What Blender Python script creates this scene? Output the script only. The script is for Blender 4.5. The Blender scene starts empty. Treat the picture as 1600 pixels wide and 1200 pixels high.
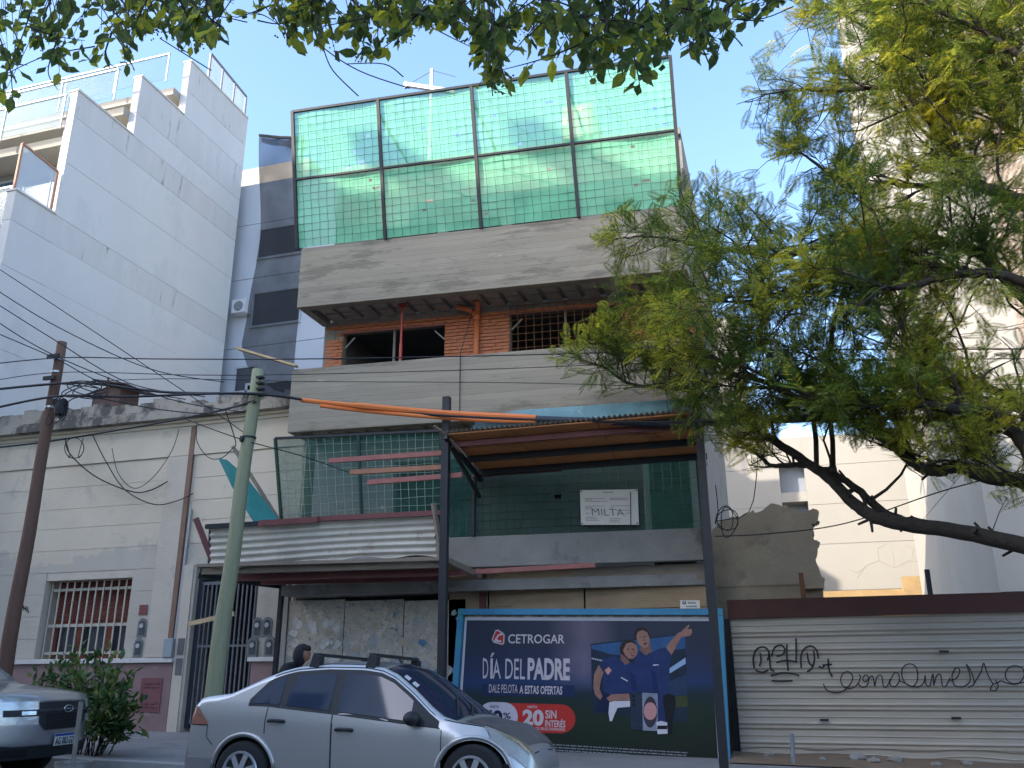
import bpy, bmesh, math, random
import numpy as np
from mathutils import Vector, Matrix
random.seed(7); rng = np.random.default_rng(7)
R = math.radians
scene = bpy.context.scene
COL = scene.collection
# ------------------------------------------------------------------ camera
F = 1370.0                      # focal length in pixels of the 1600 x 1200 photograph
PITCH, YAW, ROLL, CAMH = R(18.4), R(16.7), R(0.35), 1.3
fw = Vector((-math.sin(YAW)*math.cos(PITCH), math.cos(YAW)*math.cos(PITCH), math.sin(PITCH)))
rt0 = Vector((math.cos(YAW), math.sin(YAW), 0)); up0 = rt0.cross(fw)
rt = rt0*math.cos(ROLL) - up0*math.sin(ROLL); up = up0*math.cos(ROLL) + rt0*math.sin(ROLL)
CAM = Vector((0, 0, CAMH))
cd = bpy.data.cameras.new('camera'); cam = bpy.data.objects.new('camera', cd); COL.objects.link(cam)
cd.sensor_width = 36; cd.lens = 36*F/1600; cd.clip_end = 3000; cd.clip_start = 0.05
m = Matrix((rt, up, -fw)).transposed().to_4x4(); m.translation = CAM
cam.matrix_world = m
scene.camera = cam
# ------------------------------------------------------------------ sky and sun
SUN_AZ, SUN_EL = R(45), R(27)          # from the left, behind the viewer
S = Vector((-math.sin(SUN_AZ)*math.cos(SUN_EL), -math.cos(SUN_AZ)*math.cos(SUN_EL), math.sin(SUN_EL)))
w = bpy.data.worlds.new('World'); scene.world = w; w.use_nodes = True
nt = w.node_tree; bg = nt.nodes['Background']
sky = nt.nodes.new('ShaderNodeTexSky'); sky.sky_type = 'NISHITA'; sky.sun_disc = False
sky.sun_elevation = SUN_EL; sky.sun_rotation = math.atan2(S.x, S.y)
sky.altitude = 400; sky.air_density = 1.0; sky.dust_density = 3.0; sky.ozone_density = 3.4
nt.links.new(sky.outputs[0], bg.inputs[0]); bg.inputs[1].default_value = 0.15
sl = bpy.data.lights.new('sun', 'SUN'); sl.energy = 2.0; sl.angle = R(0.45); sl.color = (1, 0.91, 0.78)
so = bpy.data.objects.new('sun', sl); COL.objects.link(so); so.rotation_euler = (-S).to_track_quat('-Z', 'Y').to_euler()
so.location = (-20, -20, 40)
vs = scene.view_settings; vs.view_transform = 'Standard'; vs.look = 'None'; vs.exposure = 2.1; vs.gamma = 1
vs.use_curve_mapping = False
scene.render.engine = 'CYCLES'
scene.cycles.transparent_max_bounces = 24; scene.cycles.max_bounces = 8
scene.render.resolution_x, scene.render.resolution_y = 1024, 768
# ------------------------------------------------------------------ pixel -> place helpers (1600 x 1200 pixels of the photograph)
def ray(px, py): return fw + rt*((px-800)/F) + up*((600-py)/F)
def PY(px, py, Y):
    d = ray(px, py); return CAM + d*(Y/d.y)
def PX(px, py, X):
    d = ray(px, py); return CAM + d*(X/d.x)
def PZ(px, py, Z):
    d = ray(px, py); return CAM + d*((Z-CAMH)/d.z)
BK = 0.077
def YF(X): return 13.2 + BK*(X+8.12)          # front line of the unfinished building (slightly turned)
def PB(px, py, off=0.0):
    d = ray(px, py); k = (13.2+off+BK*8.12)/(d.y-BK*d.x); return CAM + d*k
def gz(X): return 0.05 - 0.02*(max(-30, min(30, X))+4)     # level of the gutter along the sloping street
def sw(X, Y): return gz(X) + 0.14 + 0.02*(Y-10.3)           # level of the pavement

# ------------------------------------------------------------------ mesh helpers
def V(*a): return Vector(a)
class MB:
    def __init__(s): s.v = []; s.f = []
    def add(s, vs_, fs_):
        n = len(s.v); s.v += [tuple(p) for p in vs_]; s.f += [tuple(i+n for i in f) for f in fs_]; return s
    def poly(s, pts): return s.add(pts, [tuple(range(len(pts)))])
    def box(s, x0, x1, y0, y1, z0, z1):
        return s.add([(x0,y0,z0),(x1,y0,z0),(x1,y1,z0),(x0,y1,z0),(x0,y0,z1),(x1,y0,z1),(x1,y1,z1),(x0,y1,z1)],
              [(0,3,2,1),(4,5,6,7),(0,1,5,4),(1,2,6,5),(2,3,7,6),(3,0,4,7)])
    def prism(s, pts, off):
        n = len(pts); off = Vector(off); a = [Vector(p) for p in pts]; b = [p+off for p in a]
        fs = [tuple(range(n)), tuple(range(2*n-1, n-1, -1))]
        for i in range(n):
            j = (i+1) % n; fs.append((i, i+n, j+n, j))
        return s.add(a+b, fs)
    def bar(s, p0, p1, w=0.05, h=None, upv=(0,0,1)):
        h = h or w; p0 = Vector(p0); p1 = Vector(p1); d = (p1-p0).normalized(); u = Vector(upv)
        if abs(d.dot(u)) > 0.98: u = Vector((0,1,0))
        a = d.cross(u).normalized()*(w/2); b = a.cross(d).normalized()*(h/2)
        q = [p0-a-b, p0+a-b, p0+a+b, p0-a+b, p1-a-b, p1+a-b, p1+a+b, p1-a+b]
        return s.add(q, [(0,3,2,1),(4,5,6,7),(0,1,5,4),(1,2,6,5),(2,3,7,6),(3,0,4,7)])
    def tube(s, pts, r, n=6, cap=True):
        pts = [Vector(p) for p in pts]; k = len(pts); rs = r if hasattr(r, '__len__') else [r]*k
        vs_ = []; fs = []; pa = None
        for i, p in enumerate(pts):
            d = (pts[min(i+1,k-1)]-pts[max(i-1,0)])
            d = d.normalized() if d.length > 1e-9 else Vector((0,0,1))
            if pa is None:
                u = Vector((0,0,1)) if abs(d.z) < 0.9 else Vector((0,1,0)); a = d.cross(u).normalized()
            else:
                a = (pa - d*pa.dot(d)); a = a.normalized() if a.length > 1e-6 else d.orthogonal().normalized()
            pa = a; b = d.cross(a)
            for j in range(n):
                t = 2*math.pi*j/n; vs_.append(p + (a*math.cos(t)+b*math.sin(t))*rs[i])
        for i in range(k-1):
            for j in range(n):
                j2 = (j+1) % n; fs.append((i*n+j, i*n+j2, (i+1)*n+j2, (i+1)*n+j))
        if cap: fs += [tuple(range(n-1,-1,-1)), tuple((k-1)*n+j for j in range(n))]
        return s.add(vs_, fs)
    def lathe(s, prof, c, axis='z', n=16):
        c = Vector(c); vs_ = []; fs = []; k = len(prof)
        for r, h in prof:
            for j in range(n):
                t = 2*math.pi*j/n; a, b = r*math.cos(t), r*math.sin(t)
                vs_.append(c + (Vector((a,b,h)) if axis == 'z' else Vector((a,h,b)) if axis == 'y' else Vector((h,a,b))))
        for i in range(k-1):
            for j in range(n):
                j2 = (j+1) % n; fs.append((i*n+j, i*n+j2, (i+1)*n+j2, (i+1)*n+j))
        fs += [tuple(range(n)), tuple((k-1)*n+j for j in range(n-1,-1,-1))]
        return s.add(vs_, fs)
    def grid(s, fn, us, vs2):
        nu, nv = len(us), len(vs2); q = [fn(u, v) for u in us for v in vs2]
        return s.add(q, [(i*nv+j, (i+1)*nv+j, (i+1)*nv+j+1, i*nv+j+1) for i in range(nu-1) for j in range(nv-1)])
    def build(s, name, mat, parent=None, loc=None, smooth=False, bevel=0, fixn=True):
        me = bpy.data.meshes.new(name)
        o = bpy.data.objects.new(name, me); COL.objects.link(o)
        if parent is not None:
            o.parent = parent; L = root_loc(parent)
        else:
            L = Vector(loc) if loc is not None else Vector((0,0,0)); o.location = L
        arr = np.array(s.v, dtype=float).reshape(-1, 3) - np.array(L)
        me.from_pydata(arr.tolist(), [], s.f)
        if fixn:
            bm = bmesh.new(); bm.from_mesh(me); bmesh.ops.recalc_face_normals(bm, faces=bm.faces); bm.to_mesh(me); bm.free()
        me.materials.append(mat)
        if smooth: me.polygons.foreach_set('use_smooth', [True]*len(me.polygons))
        if bevel:
            b = o.modifiers.new('bevel', 'BEVEL'); b.width = bevel; b.segments = 2; b.limit_method = 'ANGLE'
        return o
def root_loc(o):
    L = Vector((0,0,0))
    while o is not None: L += o.location; o = o.parent
    return L
def tag(o, label, cat, group=None, kind=None):
    if label: o['label'] = label
    if cat: o['category'] = cat
    if group: o['group'] = group
    if kind: o['kind'] = kind
    return o
def thing(name, label, cat, loc, group=None):
    o = bpy.data.objects.new(name, None); COL.objects.link(o); o.location = loc; o.empty_display_size = 0.2
    return tag(o, label, cat, group)
def struct(o): o['kind'] = 'structure'; return o
def stuff(o): o['kind'] = 'stuff'; return o
def bx(name, mat, parent, *a, **k): return MB().box(*a).build(name, mat, parent, **k)
def br(name, mat, parent, p0, p1, w=0.05, h=None, **k): return MB().bar(p0, p1, w, h).build(name, mat, parent, **k)
def share(o, name, parent, mesh_from=None, loc=(0,0,0), rot=(0,0,0), scale=(1,1,1)):
    c = bpy.data.objects.new(name, o.data); COL.objects.link(c); c.parent = parent; c.location = loc
    c.rotation_euler = rot; c.scale = scale; return c
def interp(x, xs, ys): return float(np.interp(x, xs, ys))
def spline(pts, n=8):
    """Catmull-Rom through the points"""
    P = [Vector(p) for p in pts]; out = []
    for i in range(len(P)-1):
        p0 = P[max(i-1,0)]; p1 = P[i]; p2 = P[i+1]; p3 = P[min(i+2,len(P)-1)]
        for k in range(n):
            t = k/n; out.append(0.5*((2*p1)+(p2-p0)*t+(2*p0-5*p1+4*p2-p3)*t*t+(3*p1-p0-3*p2+p3)*t**3))
    out.append(P[-1]); return out
def sag(p0, p1, d, n=14):
    p0 = Vector(p0); p1 = Vector(p1)
    return [p0.lerp(p1, i/n) - Vector((0,0,d*4*(i/n)*(1-i/n))) for i in range(n+1)]

# ------------------------------------------------------------------ materials
MC = {}
def M(name, col, rough=0.8, var=0.15, scale=2.5, bump=0.15, bscale=35, metal=0.0, stain=None, coat=0.0, spec=0.35, stretch=(1,1,1), island=0.0):
    """plain procedural surface: two noises for colour, one for relief, optional stains (colour, scale, threshold, strength)"""
    if name in MC: return MC[name]
    mt = bpy.data.materials.new(name); mt.use_nodes = True; MC[name] = mt
    n = mt.node_tree.nodes; l = mt.node_tree.links; b = n['Principled BSDF']
    tc = n.new('ShaderNodeTexCoord'); mp = n.new('ShaderNodeMapping'); mp.inputs['Scale'].default_value = stretch
    l.new(tc.outputs['Object'], mp.inputs[0])
    n1 = n.new('ShaderNodeTexNoise'); n1.inputs['Scale'].default_value = scale; n1.inputs['Detail'].default_value = 8; n1.inputs['Roughness'].default_value = 0.65
    l.new(mp.outputs[0], n1.inputs[0])
    mx = n.new('ShaderNodeMix'); mx.data_type = 'RGBA'
    c = col
    mx.inputs[6].default_value = (*[max(0, x*(1-1.6*var)) for x in c], 1); mx.inputs[7].default_value = (*[min(1, x*(1+1.6*var)) for x in c], 1)
    l.new(n1.outputs[0], mx.inputs[0]); out = mx.outputs[2]
    if island:
        g = n.new('ShaderNodeNewGeometry'); hs = n.new('ShaderNodeHueSaturation'); mr = n.new('ShaderNodeMapRange')
        mr.inputs[3].default_value = 1-island; mr.inputs[4].default_value = 1+island
        l.new(g.outputs['Random Per Island'], mr.inputs[0]); l.new(mr.outputs[0], hs.inputs['Value']); l.new(out, hs.inputs['Color']); out = hs.outputs[0]
    if stain:
        for (sc, ss, th, st) in (stain if isinstance(stain, list) else [stain]):
            n2 = n.new('ShaderNodeTexNoise'); n2.inputs['Scale'].default_value = ss; n2.inputs['Detail'].default_value = 9; n2.inputs['Roughness'].default_value = 0.7
            l.new(mp.outputs[0], n2.inputs[0])
            mr = n.new('ShaderNodeMapRange'); mr.inputs[1].default_value = th; mr.inputs[2].default_value = th+0.08; mr.inputs[4].default_value = st
            l.new(n2.outputs[0], mr.inputs[0])
            m2 = n.new('ShaderNodeMix'); m2.data_type = 'RGBA'; m2.inputs[7].default_value = (*sc, 1)
            l.new(mr.outputs[0], m2.inputs[0]); l.new(out, m2.inputs[6]); out = m2.outputs[2]
    l.new(out, b.inputs['Base Color'])
    b.inputs['Roughness'].default_value = rough; b.inputs['Metallic'].default_value = metal
    b.inputs['Specular IOR Level'].default_value = spec
    if coat: b.inputs['Coat Weight'].default_value = coat; b.inputs['Coat Roughness'].default_value = 0.06
    if bump:
        n3 = n.new('ShaderNodeTexNoise'); n3.inputs['Scale'].default_value = bscale; n3.inputs['Detail'].default_value = 6
        l.new(mp.outputs[0], n3.inputs[0]); bp = n.new('ShaderNodeBump'); bp.inputs['Strength'].default_value = bump; bp.inputs['Distance'].default_value = 0.02
        l.new(n3.outputs[0], bp.inputs['Height']); l.new(bp.outputs[0], b.inputs['Normal'])
    return mt
def nodes_of(mt): return mt.node_tree.nodes, mt.node_tree.links, mt.node_tree.nodes['Principled BSDF']
def mat_concrete(name, col, dark, board=0.11):
    """board-marked concrete: planks of different tone, joint lines, patches"""
    mt = M(name, col, 0.9, 0.14, 1.6, 0.25, 28, stretch=(0.55, 0.55, 2.6), stain=[(dark, 0.9, 0.53, 0.6), ([min(1, x*1.8) for x in col], 1.5, 0.62, 0.75), ((0.30,0.19,0.09), 1.1, 0.63, 0.35), (dark, 5.0, 0.62, 0.5)])
    n, l, b = nodes_of(mt)
    tc = n.new('ShaderNodeTexCoord'); sp = n.new('ShaderNodeSeparateXYZ'); l.new(tc.outputs['Object'], sp.inputs[0])
    dv = n.new('ShaderNodeMath'); dv.operation = 'DIVIDE'; dv.inputs[1].default_value = board
    nw = n.new('ShaderNodeTexNoise'); nw.inputs['Scale'].default_value = 1.2; nw.inputs['Detail'].default_value = 2; l.new(tc.outputs['Object'], nw.inputs[0])
    wv = n.new('ShaderNodeMath'); wv.operation = 'MULTIPLY_ADD'; wv.inputs[1].default_value = 0.05; l.new(nw.outputs[0], wv.inputs[0]); l.new(sp.outputs[2], wv.inputs[2]); l.new(wv.outputs[0], dv.inputs[0])
    fl = n.new('ShaderNodeMath'); fl.operation = 'FLOOR'; l.new(dv.outputs[0], fl.inputs[0])
    wn = n.new('ShaderNodeTexWhiteNoise'); wn.noise_dimensions = '1D'; l.new(fl.outputs[0], wn.inputs['W'])
    fr = n.new('ShaderNodeMath'); fr.operation = 'FRACT'; l.new(dv.outputs[0], fr.inputs[0])
    ln = n.new('ShaderNodeMapRange'); ln.inputs[1].default_value = 0.0; ln.inputs[2].default_value = 0.09; ln.inputs[3].default_value = 0.72; ln.inputs[4].default_value = 1.0
    l.new(fr.outputs[0], ln.inputs[0])
    mr = n.new('ShaderNodeMapRange'); mr.inputs[3].default_value = 0.88; mr.inputs[4].default_value = 1.08; l.new(wn.outputs[0], mr.inputs[0])
    mu = n.new('ShaderNodeMath'); mu.operation = 'MULTIPLY'; l.new(ln.outputs[0], mu.inputs[0]); l.new(mr.outputs[0], mu.inputs[1])
    src = b.inputs['Base Color'].links[0].from_socket
    hs = n.new('ShaderNodeHueSaturation'); l.new(src, hs.inputs['Color']); l.new(mu.outputs[0], hs.inputs['Value']); l.new(hs.outputs[0], b.inputs['Base Color'])
    bp = n.new('ShaderNodeBump'); bp.inputs['Strength'].default_value = 0.5; bp.inputs['Distance'].default_value = 0.012
    l.new(mu.outputs[0], bp.inputs['Height']); old = b.inputs['Normal'].links[0].from_socket; l.new(old, bp.inputs['Normal']); l.new(bp.outputs[0], b.inputs['Normal'])
    return mt
def mat_net(name, col, opac, transl=0.5):
    """woven shade netting: partly see-through, scatters the sun that strikes it"""
    mt = bpy.data.materials.new(name); mt.use_nodes = True; MC[name] = mt
    n = mt.node_tree.nodes; l = mt.node_tree.links; n.remove(n['Principled BSDF']); o = n['Material Output']
    d = n.new('ShaderNodeBsdfDiffuse'); t = n.new('ShaderNodeBsdfTranslucent'); tr = n.new('ShaderNodeBsdfTransparent')
    tc = n.new('ShaderNodeTexCoord'); nz = n.new('ShaderNodeTexNoise'); nz.inputs['Scale'].default_value = 1.7; nz.inputs['Detail'].default_value = 7
    l.new(tc.outputs['Object'], nz.inputs[0])
    mx = n.new('ShaderNodeMix'); mx.data_type = 'RGBA'; mx.inputs[6].default_value = (*[x*0.8 for x in col], 1); mx.inputs[7].default_value = (*[min(1, x*1.2) for x in col], 1)
    l.new(nz.outputs[0], mx.inputs[0]); l.new(mx.outputs[2], d.inputs[0]); l.new(mx.outputs[2], t.inputs[0])
    m1 = n.new('ShaderNodeMixShader'); m1.inputs[0].default_value = transl; l.new(d.outputs[0], m1.inputs[1]); l.new(t.outputs[0], m1.inputs[2])
    mr = n.new('ShaderNodeMapRange'); mr.inputs[1].default_value = 0.3; mr.inputs[2].default_value = 0.7; mr.inputs[3].default_value = opac-0.08; mr.inputs[4].default_value = opac+0.08
    l.new(nz.outputs[0], mr.inputs[0])
    m2 = n.new('ShaderNodeMixShader'); l.new(mr.outputs[0], m2.inputs[0]); l.new(tr.outputs[0], m2.inputs[1]); l.new(m1.outputs[0], m2.inputs[2])
    l.new(m2.outputs[0], o.inputs[0]); return mt
def mat_leaf(name, c1, c2, c3, sc=0.9, transl=0.45):
    """leaf: reflects and lets light through; colour drifts between clumps and between leaves"""
    mt = bpy.data.materials.new(name); mt.use_nodes = True; MC[name] = mt
    n = mt.node_tree.nodes; l = mt.node_tree.links; b = n['Principled BSDF']; o = n['Material Output']
    tc = n.new('ShaderNodeTexCoord'); nz = n.new('ShaderNodeTexNoise'); nz.inputs['Scale'].default_value = sc; nz.inputs['Detail'].default_value = 3
    l.new(tc.outputs['Object'], nz.inputs[0]); g = n.new('ShaderNodeNewGeometry')
    ad = n.new('ShaderNodeMath'); ad.operation = 'MULTIPLY_ADD'; ad.inputs[1].default_value = 0.35; l.new(g.outputs['Random Per Island'], ad.inputs[0])
    sb = n.new('ShaderNodeMath'); sb.operation = 'SUBTRACT'; sb.inputs[1].default_value = 0.17; l.new(nz.outputs[0], sb.inputs[0]); l.new(sb.outputs[0], ad.inputs[2])
    cr = n.new('ShaderNodeValToRGB'); e = cr.color_ramp.elements; e[0].position = 0.34; e[0].color = (*c1, 1); e[1].position = 0.72; e[1].color = (*c3, 1)
    k = e.new(0.54); k.color = (*c2, 1)
    l.new(ad.outputs[0], cr.inputs[0]); l.new(cr.outputs[0], b.inputs['Base Color']); b.inputs['Roughness'].default_value = 0.45; b.inputs['Specular IOR Level'].default_value = 0.3
    t = n.new('ShaderNodeBsdfTranslucent'); hs = n.new('ShaderNodeHueSaturation'); hs.inputs['Value'].default_value = 2.3; hs.inputs['Hue'].default_value = 0.485; l.new(cr.outputs[0], hs.inputs['Color']); l.new(hs.outputs[0], t.inputs[0])
    ms = n.new('ShaderNodeMixShader'); ms.inputs[0].default_value = transl; l.new(b.outputs[0], ms.inputs[1]); l.new(t.outputs[0], ms.inputs[2]); l.new(ms.outputs[0], o.inputs[0])
    return mt
def mat_glass(name, tint, alpha=0.5, rough=0.03, spec=0.8):
    mt = bpy.data.materials.new(name); mt.use_nodes = True; MC[name] = mt
    n = mt.node_tree.nodes; l = mt.node_tree.links; b = n['Principled BSDF']; o = n['Material Output']
    b.inputs['Base Color'].default_value = (*tint, 1); b.inputs['Roughness'].default_value = rough; b.inputs['Specular IOR Level'].default_value = spec
    tr = n.new('ShaderNodeBsdfTransparent'); ms = n.new('ShaderNodeMixShader'); ms.inputs[0].default_value = alpha
    l.new(tr.outputs[0], ms.inputs[1]); l.new(b.outputs[0], ms.inputs[2]); l.new(ms.outputs[0], o.inputs[0]); return mt
ASPH = M('asphalt', (0.08,0.077,0.072), 0.9, 0.25, 3, 0.4, 90)
PAVE = M('pavement', (0.22,0.21,0.2), 0.9, 0.2, 1.2, 0.3, 40, stain=[((0.12,0.11,0.1), 0.9, 0.55, 0.6)])
KERB = M('kerb', (0.28,0.27,0.25), 0.9, 0.2, 3, 0.3, 30)
EARTH = M('earth', (0.2,0.14,0.09), 0.95, 0.3, 3, 0.6, 25)
CONC = mat_concrete('board_concrete', (0.30,0.255,0.19), (0.125,0.105,0.078))
CONC2 = M('rough_concrete', (0.25,0.235,0.205), 0.92, 0.22, 2.2, 0.4, 22, stain=[((0.13,0.12,0.11), 1.6, 0.56, 0.7)])
SOFF = M('soffit_block', (0.36,0.31,0.26), 0.95, 0.2, 6, 0.3, 30)
BRICK = M('brick', (0.46,0.16,0.075), 0.9, 0.25, 7, 0.4, 60, island=0.25)
MORT = M('mortar', (0.34,0.26,0.2), 0.95, 0.2, 8, 0.5, 40)
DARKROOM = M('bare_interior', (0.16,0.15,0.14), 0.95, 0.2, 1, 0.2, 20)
BLACKST = M('dark_steel', (0.02,0.021,0.024), 0.5, 0.2, 6, 0.1, 40, metal=0.0, stain=[((0.12,0.06,0.035), 7, 0.68, 0.5)])
MAROON = M('maroon_steel', (0.17,0.055,0.05), 0.6, 0.2, 4, 0.15, 30, stain=[((0.3,0.14,0.07), 6, 0.62, 0.6)])
REDROD = M('red_primer_steel', (0.33,0.12,0.1), 0.6, 0.2, 4, 0.15, 30, stain=[((0.36,0.2,0.12), 8, 0.6, 0.8)])
WOOD = M('raw_plank', (0.5,0.36,0.21), 0.85, 0.25, 5, 0.25, 30, stretch=(0.6,4,4))
OLDWOOD = M('weathered_wood', (0.24,0.19,0.14), 0.9, 0.3, 4, 0.3, 30, stretch=(0.6,3,3))
PLY = M('plywood_form', (0.5,0.2,0.07), 0.7, 0.3, 1.6, 0.12, 30, stain=[((0.1,0.045,0.02), 1.3, 0.6, 0.6)])
PLY2 = M('old_plywood', (0.36,0.255,0.15), 0.9, 0.3, 1.5, 0.35, 14, stretch=(0.8,2,3.2), stain=[((0.13,0.085,0.05), 2.2, 0.6, 0.8)])
WIRE = M('mesh_wire', (0.07,0.08,0.075), 0.6, 0.1, 5, 0)
WIREL = M('galvanised_wire', (0.42,0.45,0.4), 0.5, 0.1, 5, 0)
RUSTW = M('rusty_wire', (0.2,0.085,0.04), 0.85, 0.3, 9, 0)
CABLE = M('black_cable', (0.018,0.018,0.02), 0.6, 0.1, 5, 0)
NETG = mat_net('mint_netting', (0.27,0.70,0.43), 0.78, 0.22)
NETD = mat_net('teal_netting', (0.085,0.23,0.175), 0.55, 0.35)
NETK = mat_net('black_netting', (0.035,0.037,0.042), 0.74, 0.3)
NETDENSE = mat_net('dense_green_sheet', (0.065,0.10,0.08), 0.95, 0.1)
GALV = M('galvanised_sheet', (0.58,0.52,0.42), 0.6, 0.2, 2.2, 0.1, 30, metal=0.08, stain=[((0.28,0.17,0.1), 1.9, 0.6, 0.7), ((0.75,0.7,0.6), 3.5, 0.64, 0.6)])
ORANGE = M('orange_sleeve', (0.75,0.2,0.05), 0.5, 0.12, 4, 0)
PVC = M('orange_drain_pipe', (0.6,0.17,0.06), 0.45, 0.15, 4, 0.05)
PLASTER = M('aged_plaster', (0.62,0.52,0.39), 0.9, 0.12, 0.9, 0.25, 22, stain=[((0.40,0.355,0.3), 0.8, 0.56, 0.7), ((0.62,0.55,0.47), 2.3, 0.64, 0.5), ((0.3,0.27,0.23), 1.7, 0.68, 0.5)])
def damp(mt, z0, col):
    n, l, b = nodes_of(mt); src = b.inputs['Base Color'].links[0].from_socket
    tc = n.new('ShaderNodeTexCoord'); sp = n.new('ShaderNodeSeparateXYZ'); l.new(tc.outputs['Object'], sp.inputs[0])
    nz = n.new('ShaderNodeTexNoise'); nz.inputs['Scale'].default_value = 0.9; nz.inputs['Detail'].default_value = 8; nz.inputs['Roughness'].default_value = .6; l.new(tc.outputs['Object'], nz.inputs[0])
    ma = n.new('ShaderNodeMath'); ma.operation = 'MULTIPLY_ADD'; ma.inputs[1].default_value = -2.2; l.new(nz.outputs[0], ma.inputs[0]); l.new(sp.outputs[2], ma.inputs[2])
    mr = n.new('ShaderNodeMapRange'); mr.inputs[1].default_value = z0; mr.inputs[2].default_value = z0+.06; mr.inputs[3].default_value = .62; mr.inputs[4].default_value = 0; l.new(ma.outputs[0], mr.inputs[0])
    mx = n.new('ShaderNodeMix'); mx.data_type = 'RGBA'; mx.inputs[7].default_value = (*col, 1); l.new(mr.outputs[0], mx.inputs[0]); l.new(src, mx.inputs[6]); l.new(mx.outputs[2], b.inputs['Base Color'])
damp(PLASTER, 2.05, (0.43,0.385,0.315))
PLASTERP = M('pilaster_plaster', (0.56,0.475,0.37), 0.9, 0.14, 1.2, 0.25, 22, stain=[((0.36,0.32,0.27), 1.0, 0.57, 0.6)])
GRIME = M('grimy_cornice', (0.33,0.29,0.235), 0.95, 0.25, 1.3, 0.4, 18, stretch=(1,1,0.5), stain=[((0.055,0.05,0.045), 1.1, 0.47, 0.85), ((0.62,0.55,0.44), 1.8, 0.64, 0.8)])
DADO = M('pink_granolithic', (0.27,0.17,0.155), 0.85, 0.2, 2.5, 0.2, 60, stain=[((0.36,0.3,0.26), 1.7, 0.6, 0.8)])
MARBLE = M('white_ledge', (0.62,0.58,0.52), 0.6, 0.12, 4, 0.1, 20)
WHITEW = M('white_render', (0.62,0.60,0.565), 0.92, 0.08, 0.5, 0.12, 14, stretch=(1,1,0.6), stain=[((0.52,0.505,0.48), 0.5, 0.55, 0.5)])
STREAK = M('streaked_parapet', (0.58,0.555,0.52), 0.92, 0.1, 1.0, 0.12, 14, stretch=(2.2,2.2,0.35), stain=[((0.12,0.11,0.1), 1.4, 0.60, 0.7)])
CREAM = M('cream_render', (0.37,0.34,0.29), 0.92, 0.1, 0.6, 0.12, 14)
PINKR = M('pinkish_render', (0.37,0.285,0.225), 0.92, 0.12, 0.8, 0.12, 14)
GREYW = M('grey_render', (0.52,0.53,0.55), 0.92, 0.08, 0.8, 0.12, 14)
RUIN = M('ruined_plaster', (0.36,0.28,0.19), 0.95, 0.25, 1.3, 0.5, 14, stain=[((0.2,0.16,0.12), 1.2, 0.56, 0.7), ((0.47,0.4,0.3), 2.5, 0.64, 0.6)])
OCHRE = M('ochre_render', (0.34,0.23,0.11), 0.95, 0.25, 1.8, 0.4, 16, stain=[((0.33,0.24,0.15), 2.2, 0.58, 0.7)])
RUSTB = M('rust_red_beam', (0.075,0.028,0.02), 0.7, 0.2, 2, 0.1, 30)
BARK = M('tree_bark', (0.034,0.027,0.021), 0.95, 0.3, 9, 0.8, 30)
POLEB = M('brown_pole_wood', (0.14,0.075,0.05), 0.85, 0.25, 5, 0.35, 26, stretch=(4,4,0.5), stain=[((0.28,0.18,0.12), 5, 0.66, 0.7)])
POLEG = M('greenish_pole_wood', (0.26,0.26,0.155), 0.85, 0.2, 5, 0.35, 26, stretch=(4,4,0.5), stain=[((0.15,0.14,0.09), 5, 0.62, 0.7)])
GLASSW = mat_glass('window_glass', (0.05,0.06,0.07), 0.35)
GLASSB = mat_glass('balustrade_glass', (0.07,0.17,0.22), 0.35, 0.1, 0.15)
SIGNW = M('sign_white', (0.68,0.62,0.52), 0.6, 0.05, 3, 0)
INK = M('sign_ink', (0.1,0.09,0.07), 0.7, 0.05, 3, 0)
# ================================================================== ground, road, pavement
xs = [-400, -30, -24, -18, -12, -6, 0, 6, 12, 18, 24, 30, 400]
def strip(name, mat, y0, y1, f0, f1, xs_=xs):
    b = MB(); b.grid(lambda x, y: V(x, y, f0(x) if y == y0 else f1(x)), xs_, [y0, y1]); return struct(b.build(name, mat))
strip('ground', EARTH, -400, 400, lambda x: gz(x)-0.05, lambda x: gz(x)-0.05)
b = MB(); b.grid(lambda x, y: V(x, y, gz(x)+0.07*(1-((y-5.7)/4.6)**2)), xs, list(np.linspace(1.1, 10.3, 9))); struct(b.build('road', ASPH, smooth=True))
# pavements with a kerb step on both sides
def slab(name, mat, y0, y1, z0, z1, yb0, yb1):
    b = MB()
    for x0, x1 in zip(xs[:-1], xs[1:]):
        q = []
        for x in (x0, x1):
            q += [(x, y0, gz(x)-0.04), (x, y0, z0(x)), (x, y1, z1(x)), (x, y1, gz(x)-0.04)]
        b.add(q, [(0,1,5,4), (1,2,6,5), (2,3,7,6)])
    return struct(b.build(name, mat))
slab('kerb', KERB, 10.3, 10.46, lambda x: gz(x)+0.14, lambda x: gz(x)+0.143, 0, 0)
slab('pavement', PAVE, 10.462, 14.6, lambda x: sw(x, 10.46)-0.004, lambda x: sw(x, 14.6)-0.004, 0, 0)
slab('kerb_opposite', KERB, 0.94, 1.1, lambda x: gz(x)+0.143, lambda x: gz(x)+0.14, 0, 0)
slab('pavement_opposite', PAVE, -3.5, 0.938, lambda x: gz(x)+0.2, lambda x: gz(x)+0.137, 0, 0)
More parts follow.
